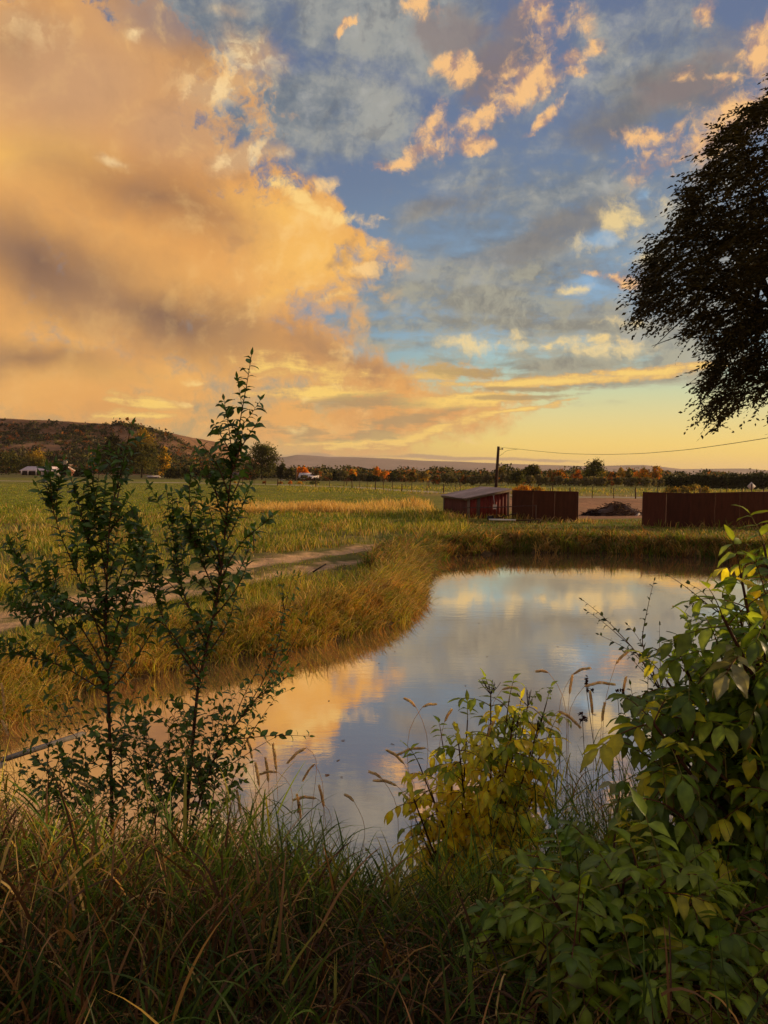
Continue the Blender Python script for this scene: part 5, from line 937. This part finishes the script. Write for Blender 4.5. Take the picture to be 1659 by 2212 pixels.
def big_mix(q, s, r):
    if r.random() < .035: return L(168, 166, 120)
    return [DG, DG*1.25, GR, GR*.8, YG, YL*.8][r.choice(6, p=[.3, .25, .2, .15, .07, .03])]*r.uniform(.8, 1.2)
st_big = [(1600,1240), (1650,1175,.1), (1700,1090,.1), (1560,1330), (1500,1400,.2), (1440,1470,.1), (1410,1560), (1400,1640), (1390,1720), (1470,1500), (1530,1440), (1600,1400), (1650,1330), (1500,1560), (1560,1520), (1620,1480), (1460,1620), (1520,1640), (1590,1600), (1660,1560), (1440,1740), (1500,1760), (1570,1720), (1640,1680), (1700,1500), (1720,1350), (1760,1250), (1480,1850), (1560,1850), (1630,1800), (1700,1800), (1540,1940), (1620,1930), (1690,1950), (1600,2040), (1680,2060), (1750,1600), (1800,1450), (1420,1530,-.1), (1480,1440,-.2), (1550,1390,-.2), (1610,1450,-.3), (1660,1420,-.2), (1430,1660,-.2), (1490,1690,-.3), (1560,1640,-.3), (1640,1740,-.3), (1580,1780,-.3), (1450,1800,-.1), (1520,1860,-.3), (1640,1860,-.4), (1600,1340,.1), (1655,1290)]
elder('elder_shrub', 'big dark green elder shrub filling the right edge over the pond', (1760, 2180), st_big, 3.05, 22, big_mix, .088, .20, .105, 3, .8, .45, 0, .38, r0=.014, wr=.45)
def low_mix(q, s, r): return [GR, GR*.85, DG*1.3, YG*.8][r.choice(4, p=[.35, .25, .3, .1])]*r.uniform(.8, 1.2)
elder('elder_shrub', 'lower green elder with feathery leaves at the bottom right corner', (1330, 2330), [(1110,1990), (1150,1920), (1215,1870), (1290,1840), (1370,1850), (1440,1900), (1130,2070), (1180,2010), (1240,1960), (1320,1930), (1400,1970), (1180,2130), (1260,2070), (1340,2040), (1420,2060), (1500,2010), (1560,2080), (1300,2140), (1390,2150), (1480,2150), (1580,2170), (1640,2110), (1210,2190), (1330,1780,.3), (1090,2030,-.1), (1140,1980,-.1), (1190,1930,-.2), (1260,1900,-.1), (1350,1890,-.2), (1110,2130,-.2), (1170,2170,-.3), (1230,2130,-.3), (1290,2190,-.4), (1370,2120,-.4), (1460,2100,-.4), (1540,2140,-.5), (1620,2190,-.5), (1520,1930,-.2), (1600,2020,-.3), (1650,1960,-.2), (1480,1870,0), (1240,2040,-.4), (1330,2000,-.3)], 2.45, 33, low_mix, .078, .17, .07, 4, .7, .28, 0, .4, wr=.42)
# unseen elder shrubs added on the right bank to shade the foreground
rr_ = np.random.default_rng(5)
for i, (x, y_, h_) in enumerate(((3.9, 4.4, 2.0), (4.9, 5.2, 2.4), (6.3, 6.6, 2.7), (7.6, 8.4, 2.3), (2.9, 2.7, 1.1), (9.5, 10.2, 2.2))):
    b0 = np.array([x, y_, gz(x, y_)]); t = empty('elder_shrub', b0, 'unseen elder shrub added on the right bank to shade the foreground', 'shrub', 'added shade shrubs on the right bank'); P, cv = crown_pts(rr_, [((0, 0, h_*.5), (.95, .95, h_*.5), .6, 1)], 150, 16, .16, .4); P[:, 2] = np.maximum(P[:, 2], .02); ac = Acc(); leaf_quads(ac, P, .12, np.broadcast_to(DG*1.2, P.shape)*cv[:, None], rr_); ac.build('foliage', M_elder, t)
    for k in range(5): ac = Acc(); tube(ac, spline([(0, 0, 0), (rr_.normal(0, .25), rr_.normal(0, .25), h_*.5), (rr_.normal(0, .5), rr_.normal(0, .5), h_*.9)], 8), np.linspace(.02, .006, 8), L(86, 58, 44), 5); ac.build('stem', M_bark, t)
# ---- the elm whose crown hangs in from the right
ELM = np.array([(1665,180), (1620,200), (1585,240), (1530,285), (1512,335), (1498,372), (1447,384), (1470,425), (1448,478), (1402,512), (1386,560), (1370,622), (1362,668), (1392,700), (1440,722), (1462,745), (1500,730), (1525,775), (1500,800), (1512,850), (1524,895), (1535,945), (1560,938), (1582,900), (1630,872), (1665,885), (1730,960), (1790,1080), (1850,1220), (2100,1250), (2300,1100), (2450,500), (2300,150), (2050,-60), (1850,-80), (1740,60)], float)  # low crown beyond the right frame edge is shaped to block the sun
def poly_sd(P, A):
    best = np.full(len(P), 1e9); ins = np.zeros(len(P), bool); B = np.roll(A, -1, 0)
    for a, b in zip(A, B):
        ab = b-a; t = np.clip(((P-a) @ ab)/(ab @ ab), 0, 1); best = np.minimum(best, np.hypot(*(P-(a+t[:, None]*ab)).T)); ins ^= ((a[1] > P[:, 1]) != (b[1] > P[:, 1])) & (P[:, 0] < (b[0]-a[0])*(P[:, 1]-a[1])/(b[1]-a[1]+1e-12)+a[0])
    return np.where(ins, best, -best)
rl_ = np.random.default_rng(12); r = np.random.default_rng(55); tb = np.array([8.6, 8.8]); tz = gz(*tb); et = empty('elm_tree', (tb[0], tb[1], tz), 'huge dark elm whose leafy crown hangs into the sky at the right edge', 'tree'); T0 = np.array([tb[0], tb[1], tz])
Q = np.stack([np.where(r.random(70000) < .62, r.uniform(1340, 1700, 70000), r.uniform(1700, 2480, 70000)), r.uniform(-100, 1260, 70000)], 1); sd = poly_sd(Q, ELM); LB = [(1640,240,75), (1592,292,55), (1622,350,85), (1552,375,55), (1500,410,50), (1560,465,85), (1640,480,100), (1468,520,55), (1430,575,52), (1520,565,75), (1600,590,90), (1408,645,42), (1468,655,58), (1545,690,62), (1640,700,90), (1556,790,52), (1620,800,66), (1568,865,46), (1640,850,38), (1548,915,30), (1660,560,80), (1690,330,80), (1520,455,60), (1485,600,55), (1590,740,55), (1580,530,60), (1470,470,40), (1440,620,45)]
LB += [(rl_.uniform(1700, 2450), rl_.uniform(-60, 1200), rl_.uniform(60, 120)) for _ in range(110)]; LB = np.array(LB); LB[:28, 2] *= .84
dl_ = np.max(1-np.hypot(Q[:, None, 0]-LB[None, :, 0]+.35*(Q[:, None, 1]-LB[None, :, 1]), (Q[:, None, 1]-LB[None, :, 1])*1.3)/LB[None, :, 2], axis=1); dens = dl_+fbm(Q[:, 0], Q[:, 1], .028, 3, 2)*.38
keep = (sd > 18) & ((dens > .22+.8*fbm(Q[:, 0], Q[:, 1], .05, 3, 6)*(Q[:, 0] < 1700)) & ((fbm(Q[:, 0], Q[:, 1]*1.5, .034, 3, 1) > -.20) | (Q[:, 0] > 1700)) & (r.random(len(Q)) < np.where(sd > 120, .62, .5)) | (r.random(len(Q)) < .02+.6*(Q[:, 0] > 1700))) & (r.random(len(Q)) < .85) & ((Q[:, 0] < 1690) | (r.random(len(Q)) < .6)); Q = Q[keep]; sd = sd[keep]
crotch = T0+np.array([-.8, -.2, 3.4]); half = .35+1.9*np.sqrt(np.clip(sd/420, 0, 1)); dep = 8.1+r.uniform(-1, 1, len(Q))*half
S = np.array([D(x, y, d_) for (x, y), d_ in zip(Q, dep)]); fol = Acc(); tw = Acc()
out_ = nrm(S-crotch-np.array([0, 0, 1.5])); out_[:, 2] = out_[:, 2]*.5-.25; out_ = nrm(out_+r.normal(0, .35, out_.shape))
m = 15; fr = np.linspace(.05, 1, m); Ls = r.uniform(.16, .38, len(S)); B = []; Dd = []
ax = S[:, None]+out_[:, None]*(fr*1.0)[None, :, None]*Ls[:, None, None]-np.array([0, 0, 1.0])*(fr**2)[None, :, None]*(Ls*.28)[:, None, None]
ax -= out_[:, None]*(Ls*.8)[:, None, None]*(sd < 30)[:, None, None]
sg = np.where(np.arange(m) % 2 == 0, 1., -1.)[None, :, None]; sidev = nrm(np.cross(out_, [0, 0, 1.]))[:, None]*sg; Dl = nrm(out_[:, None]*.7+sidev+r.normal(0, .3, ax.shape)+np.array([0, 0, -.3]))
n_ = len(S)*m; lnl = r.uniform(.036, .066, n_); bb = ax.reshape(-1, 3)-T0; dl = Dl.reshape(-1, 3); nn = nrm(r.normal(0, .5, (n_, 3))+(0, 0, 1)); sv = nrm(np.cross(dl, nn))
V = np.stack([bb, bb+dl*(lnl*.45)[:, None]-sv*(lnl*.24)[:, None], bb+dl*lnl[:, None], bb+dl*(lnl*.45)[:, None]+sv*(lnl*.22)[:, None]], 1).reshape(-1, 3)
fol.add(V, np.arange(4*n_).reshape(n_, 4), np.repeat(L(74, 66, 30)*r.uniform(.5, 1.2, (n_, 1)), 4, 0)); fol.build('crown', M_elm, et)
for i in range(0, len(S), 5): 
    if Q[i, 0] < 1720: tube(tw, ax[i, ::4]-T0, [.003, .0025, .002, .0012], L(50, 38, 30), 3, False)
tw.build('twigs', M_bark, et)
lim = Acc(); targets = [(1600,650,8.0), (1500,620,7.6), (1450,560,8.4), (1560,420,8.2), (1540,840,8.0), (1560,760,7.8), (1600,300,8.2), (1620,500,8.6), (1500,690,8.3), (1640,820,8.2), (1700,250,8.5), (1900,100,9), (2000,400,9.5), (1480,480,7.9), (1430,640,7.9), (1620,720,7.5), (1760,560,7.5), (1660,400,7.8), (2200,300,9), (2200,600,8.5)]
hub = D(1680, 655, 8.1)
for i, (x, y, d_) in enumerate(targets):
    e = D(x, y, d_); mid = (crotch+e)/2+(0, 0, .5) if x > 1650 else hub+r.normal(0, .15, 3)
    P = spline([crotch, (crotch+mid)/2+(0, 0, .15), mid, (mid+e)/2+r.normal(0, .1, 3)+(0, 0, .08), e], 22); ac = Acc(); tube(ac, P-T0, np.interp(np.linspace(0, 1, 22), [0, .5, 1], [.10, .045, .008]), L(58, 46, 38), 6); ac.build('limb', M_bark, et, True)
    for k in range(7): j = r.integers(9, 20); q = P[j]+nrm(r.normal(0, 1, 3)+(P[-1]-P[9])*.8)*r.uniform(.4, .9); tube(lim, spline([P[j], (P[j]+q)/2+(0, 0, .06), q-(0, 0, .05)], 7)-T0, np.linspace(.014, .003, 7), L(54, 42, 34), 4, False)
lim.build('small_branches', M_bark, et); ac = Acc(); tube(ac, [(0, 0, -.4), (-.05, 0, 1.2), (-.3, -.1, 2.4), crotch-T0, crotch-T0+(.6, .2, 2.6)], [.42, .34, .30, .24, .12], L(70, 56, 46), 12); ac.build('trunk', M_bark, et, True)
# ------------------------------------------------------------------ reed grass of the near bank
GC['brown'] = L(96, 66, 40); GC['shade_green'] = L(60, 76, 26)  # dark tones put the shade low in the near grass into its colour
YT = np.array([(-400, 1560), (-100, 1600), (0, 1600), (110, 1690), (300, 1740), (450, 1720), (560, 1690), (640, 1760), (720, 1810), (800, 1850), (900, 1860), (1000, 1820), (1130, 1780), (1210, 1640), (1280, 1590), (1340, 1590), (1420, 1620), (1659, 1540), (2200, 1500)], float)
def near_grass(label, n, seed, names, p, hk, y0, y1, per, bl, bw, x0=-4.6, x1=3.6, sel=None, hmax=1.35):
    r = np.random.default_rng(seed); y = r.uniform(y0, y1, n); x = r.uniform(-1, 1, n)*(y*.62+.4); k = (x > x0) & (x < x1); x, y = x[k], y[k]
    if sel is not None: k = r.random(len(x)) < sel(x, y); x, y = x[k], y[k]
    z = ground_z(x, y); k = z > -.12; x, y, z = x[k], y[k], z[k]; n = len(x)
    xv = CX+FV*x/y; yt = np.interp(xv, YT[:, 0], YT[:, 1])+r.uniform(-20, 170, n)**1.0; dd = np.array([ray(a, b) for a, b in zip(xv, yt)]); zt = EYE+dd[:, 2]/dd[:, 1]*y
    h = np.clip((zt-z)*hk, .22, hmax)*r.uniform(.75, 1.08, n); cc = pick(r, n, names, p)
    lean = r.uniform(0, .28, n); az = r.uniform(0, 6.28, n); bend = r.uniform(.05, .45, n); P = np.stack([x, y, z-.04], 1)
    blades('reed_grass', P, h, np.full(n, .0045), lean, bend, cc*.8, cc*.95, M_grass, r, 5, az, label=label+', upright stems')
    # blades that leave the stems
    m = n*per; idx = np.repeat(np.arange(n), per); f_ = np.tile(np.linspace(.12, .92, per), n)+r.normal(0, .06, m); f_ = np.clip(f_, .05, .97); a = lean[idx]; bb = bend[idx]*f_
    rr = h[idx]*f_; Q = P[idx]+np.stack([np.cos(az[idx])*np.sin(a+bb*.5)*rr, np.sin(az[idx])*np.sin(a+bb*.5)*rr, np.cos(a+bb*.5)*rr], 1)
    shade_ = 1.0; c2 = cc[idx]*r.uniform(.6, 1.3, (m, 1)); dead = (r.random(m) < .18*(1-f_)+.04); c2[dead] = pick(r, dead.sum(), ['rust', 'straw', 'orange'], [2, 1, .6])*.9
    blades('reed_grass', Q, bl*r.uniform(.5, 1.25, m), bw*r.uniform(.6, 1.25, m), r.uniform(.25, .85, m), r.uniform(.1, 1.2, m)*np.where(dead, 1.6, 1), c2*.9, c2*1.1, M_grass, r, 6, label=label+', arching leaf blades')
left = lambda x, y: sstep(-x, -.1, 1.2); mid = lambda x, y: .35+.65*sstep(x, -1.6, -.2)
near_grass('dense green reed grass along the near bank', 5200, 1, ['green', 'deep', 'olive', 'yellow', 'rust'], [3.6, 2.4, .7, .8, .3], .95, 2.6, 5.3, 6, .25, .0072, sel=lambda x, y: mid(x, y)*(1-.85*sstep(x/y, .12, .22)*(y < 3.2)))
near_grass('brown dry reed grass at the lower left', 2600, 2, ['rust', 'straw', 'orange', 'olive', 'deep', 'brown'], [1.8, .4, .5, .8, 2.0, 2.2], .85, 1.7, 5.2, 5, .26, .0080, sel=left)
near_grass('short tangled green grass at the feet of the viewer', 2100, 3, ['deep', 'shade_green', 'rust', 'brown'], [2.2, 3, .4, 1.4], .6, 1.2, 3.2, 5, .22, .0078, hmax=.55, sel=lambda x, y: 1-.9*sstep(x/y, .10, .2))
r = np.random.default_rng(9); n = 9000; y = r.uniform(1.1, 5.2, n); x = r.uniform(-1, 1, n)*(y*.62+.4); z = ground_z(x, y); k = z > -.05; x, y, z = x[k], y[k], z[k]; n = len(x); cc = pick(r, n, ['rust', 'orange', 'straw', 'brown'], [2, .5, .5, 3])*.6  # dead blades' colour scaled down as painted shade under the reeds
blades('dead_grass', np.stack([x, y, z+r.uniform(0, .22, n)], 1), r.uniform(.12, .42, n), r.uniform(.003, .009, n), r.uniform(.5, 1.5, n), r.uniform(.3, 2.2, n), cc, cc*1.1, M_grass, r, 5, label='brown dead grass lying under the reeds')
# long green blades standing right of the yellow elder
def tuft(label, cx, cy, d_, n, h, seed, names, p, wd=.012, spread=.10):
    r = np.random.default_rng(seed); b = D(cx, cy, d_); b[2] = max(gz(b[0], b[1]), -.05); P = b+r.normal(0, spread, (n, 3))*(1, 1, 0); cc = pick(r, n, names, p)
    o = blades('grass_tuft', P-b, h*r.uniform(.5, 1.1, n), wd*r.uniform(.6, 1.2, n), r.uniform(.02, .5, n), r.uniform(.1, 1.1, n), cc*.8, cc*1.1, M_grass, r, 6); o.location = tuple(b); return tag(o, label, 'grass tuft')
tuft('tall tuft of broad green blades right beside the yellow elder', 1240, 1800, 4.3, 60, .72, 1, ['green', 'deep'], [1, 2]); tuft('tall tuft of green blades between the yellow elder and the big dark elder', 1320, 1800, 4.2, 60, .72, 2, ['green', 'deep', 'olive'], [1, 2, .5]); tuft('bright green tuft rising over the water left of the yellow elder', 730, 1900, 4.4, 36, .50, 3, ['green', 'yellow'], [2, 1], .011, .07); tuft('green tuft of pointed blades against the dull water, centre', 640, 1880, 4.3, 40, .55, 4, ['green', 'olive'], [2, 1], .011, .08); tuft('fine green tuft directly left of the yellow elder foot', 805, 1920, 4.3, 36, .45, 5, ['green', 'yellow', 'olive'], [2, 1, 1], .010, .08)
# seed heads on long stalks
def stalk(label, p, q, d_, base_x, thick=.009, fluffy=1.0, upright=False, seed=0, colr=None):
    r = np.random.default_rng(seed); a = D(*p, d_); b = D(*q, d_+.03); bs = D(base_x, 1950, d_+.05); bs[2] = max(-.05, gz(bs[0], bs[1])); hd = b-a; L_ = np.linalg.norm(hd)
    t = empty('grass_stalk', bs, label, 'grass stalk', 'tan seed heads over the water'); pre = a-nrm(hd)*.10+(0, 0, -.06 if not upright else -.12); P = spline([bs, bs*.55+pre*.45+(0, 0, .12), pre, a], 22); ac = Acc(); tube(ac, P-bs, np.linspace(.0022, .0012, 22), L(214, 172, 118), 4, False); ac.build('stem', M_seed, t)
    sag = np.array([0, 0, .10*L_]); H = spline([a, (a+b)/2+sag, b], 16)-bs; ac = Acc(); n = int(170*fluffy); f_ = r.uniform(0, 1, n); i = np.clip((f_*15).astype(int), 0, 14); c0 = H[i]+(H[i+1]-H[i])*(f_*15-i)[:, None]; T_ = nrm(H[i+1]-H[i]); rad_ = thick*np.sin(np.pi*np.clip(f_*.93+.05, 0, 1))**.6; o_ = r.normal(0, 1, (n, 3)); o_ -= (o_*T_).sum(1)[:, None]*T_; o_ = nrm(o_)
    dr_ = nrm(T_*1.4+o_*.7); c_ = colr if colr is not None else L(246, 208, 156); leaves(ac, c0+o_*(rad_*.35)[:, None], dr_, o_, .018+0*f_, .0045+0*f_, np.clip(c_*r.uniform(.7, 1.25, (n, 1)), 0, 1), r, .2, .3, 'lance', .02); tube(ac, H, thick*.28, c_*.85, 5); ac.build('seed_head', M_seed, t)
hd = [((899,1528),(877,1510),886), ((912,1528),(939,1521),905), ((920,1616),(859,1630),960), ((873,1650),(837,1621),880), ((826,1683),(800,1668),862), ((857,1697),(810,1686),866), ((1010,1628),(1059,1640),1000), ((1084,1490),(1114,1486),1080), ((1206,1536),(1252,1570),1215), ((1185,1453),(1161,1450),1232), ((1237,1457),(1274,1443),1232), ((1280,1544),(1275,1497),1276), ((1262,1483),(1325,1478),1250), ((1330,1435),(1354,1410),1300), ((1345,1500),(1352,1465),1350),
 ((138,1667),(211,1684),120), ((170,1690),(213,1715),150), ((600,1668),(560,1673),610), ((684,1725),(636,1727),690), ((680,1650),(655,1684),700), ((662,1615),(623,1646),640), ((765,1732),(748,1718),745), ((632,1932),(630,1882),636), ((580,1690),(574,1640),584), ((560,1700),(552,1650),556), ((597,1665),(590,1610),600), ((345,1800),(362,1820),340), ((10,1540),(4,1480),16), ((18,1590),(6,1560),24), ((650,1770),(642,1720),655), ((700,1745),(690,1700),708), ((545,1640),(535,1600),548), ((1050,1600),(1066,1560),1046), ((960,1560),(974,1535),958), ((520,1760),(512,1710),524), ((478,1800),(470,1752),480), ((1300,1560),(1306,1520),1296), ((1230,1500),(1236,1462),1228)]
for i, (p, q, bx) in enumerate(hd):
    L_ = math.hypot(p[0]-q[0], p[1]-q[1]); nod = abs(p[0]-q[0]) > abs(p[1]-q[1])
    stalk(('tan nodding grass seed head on a thin stalk' if nod else 'tan upright grass seed head on a thin stalk')+(' over the water by the yellow elder' if 780 < p[0] < 1200 else ' right of the yellow elder' if p[0] >= 1200 else ' over the water in the centre' if p[0] > 500 else ' among the saplings'), p, q, 4.05+.1*(i % 4), bx, .0085 if L_ > 45 else .006, 1.3 if L_ > 45 else .9, not nod, i)
def rush(label, p, bx, seed):
    r = np.random.default_rng(seed); a = D(*p, 4.1); bs = D(bx, 1900, 4.15); bs[2] = max(-.05, gz(bs[0], bs[1])); t = empty('rush_stalk', bs, label, 'rush', 'dark brown rush heads'); ac = Acc(); tube(ac, spline([bs, (bs+a)/2+(.03, 0, .05), a], 14)-bs, np.linspace(.003, .0016, 14), L(70, 48, 36), 5); ac.build('stem', M_bark, t)
    for k in range(5):
        o_ = nrm(r.normal(0, 1, 3)+(0, 0, .8))*r.uniform(.02, .055); ac = Acc(); tube(ac, [a-bs, a-bs+o_*.8], .0012, L(70, 48, 36), 4); q = a-bs+o_
        for z in range(7): tube(ac, [q+r.normal(0, .005, 3), q+r.normal(0, .009, 3)], [.004, .0015], L(62, 34, 26), 4)
        ac.build('flower_cluster', M_bark, t)
rush('dark brown rush with a spiky head, leftmost of the dark heads', (1266,1485), 1330, 1); rush('dark brown rush with a drooping cluster low over the grass', (1258,1552), 1270, 2); rush('dark brown rush with its head just left of the big elder', (1334,1500), 1360, 3)
# pale broken stems and one long straw in the dark grass
for i, (pts, d_, lab) in enumerate((([(981,1976), (880,2012), (770,2023)], 3.0, 'long pale straw lying level across the green grass, centre'), ([(287,2070), (310,2140), (331,2216)], 2.35, 'pale broken stick leaning at the bottom left'), ([(800,2040), (700,2052), (640,2050), (570,2035)], 2.7, 'thin pale bent straw under the long straw'), ([(600,1965), (560,1962), (500,1968)], 3.0, 'thin level straw left of the centre grass'), ([(850,1970), (858,2050), (862,2100)], 2.8, 'thin upright pale straw crossing the long straw'), ([(620,1980), (700,2030), (720,2040)], 2.9, 'slanting pale straw left of the long straw'))):
    P = np.array([D(x, y, d_+.05*k) for k, (x, y) in enumerate(pts)]); ac = Acc(); tube(ac, spline(P, 10)-P[0], [.0045]*10 if i == 1 else [.0026]*10, L(222, 176, 124), 5); o = ac.build('dry_straw', M_seed); o.location = tuple(P[0]); tag(o, lab, 'straw')

# broad-leaved weeds in the foreground and leaves afloat
for i, (x, y0, y1, d_, side) in enumerate(((230, 2230, 2040, 2.3, 'bottom left'), (400, 2180, 2010, 2.5, 'left of centre'), (560, 2200, 2070, 2.4, 'centre bottom'), (120, 2150, 1990, 2.7, 'far bottom left'), (860, 2220, 2110, 2.3, 'right of centre bottom'), (330, 1960, 1840, 3.4, 'behind the bottom left weeds'))):
    sapling('leafy_weed', 'small broad-leaved green weed standing in the dark grass, '+side, [(x, y0), (x+6, (y0*2+y1)/3), (x-5, (y0+2*y1)/3), (x+4, y1)], [([(x, y0-30), (x+30, y0-70), (x+42, y0-100)], .05), ([(x, y0-50), (x-34, y0-90), (x-48, y0-110)], -.05)], d_, d_-.05, 900+i, .06, L(92, 124, 40), .022, .004, 'weed', 1)
r = np.random.default_rng(66); ac = Acc(); n = 46; vx = r.uniform(620, 1500, n); vy = r.uniform(1250, 1850, n)**1.0; Pn = np.array([G(a, b, .006) for a, b in zip(vx, vy)]); k = pond_sd(Pn[:, 0], Pn[:, 1]) < -.3; Pn = Pn[k]; n = len(Pn)
leaves(ac, Pn, np.stack([r.normal(size=n), r.normal(size=n), np.zeros(n)], 1), np.tile([0, 0, 1.], (n, 1)), r.uniform(.03, .07, n), r.uniform(.015, .035, n), L(90, 60, 34)*r.uniform(.5, 1.6, (n, 1)), r, .05, .1); tag(ac.build('floating_leaves', M_leaf), 'few small fallen leaves afloat on the pond', 'fallen leaves', kind='stuff')
# ------------------------------------------------------------------ evening haze
m_haze, nb, out = mat_new('haze')
pv = nb.new('ShaderNodeVolumePrincipled'); pv.inputs['Color'].default_value = (0.96, 0.82, 0.72, 1); pv.inputs['Density'].default_value = 0.00007; pv.inputs['Anisotropy'].default_value = 0.2
nb.l.new(pv.outputs[0], out.inputs['Volume'])
ac = Acc(); box(ac, (0, 5000, 98), (30000, 18000, 210), (1, 1, 1)); o = ac.build('haze', m_haze); tag(o, 'thin warm evening haze over the fields and mesas', 'haze', kind='stuff')
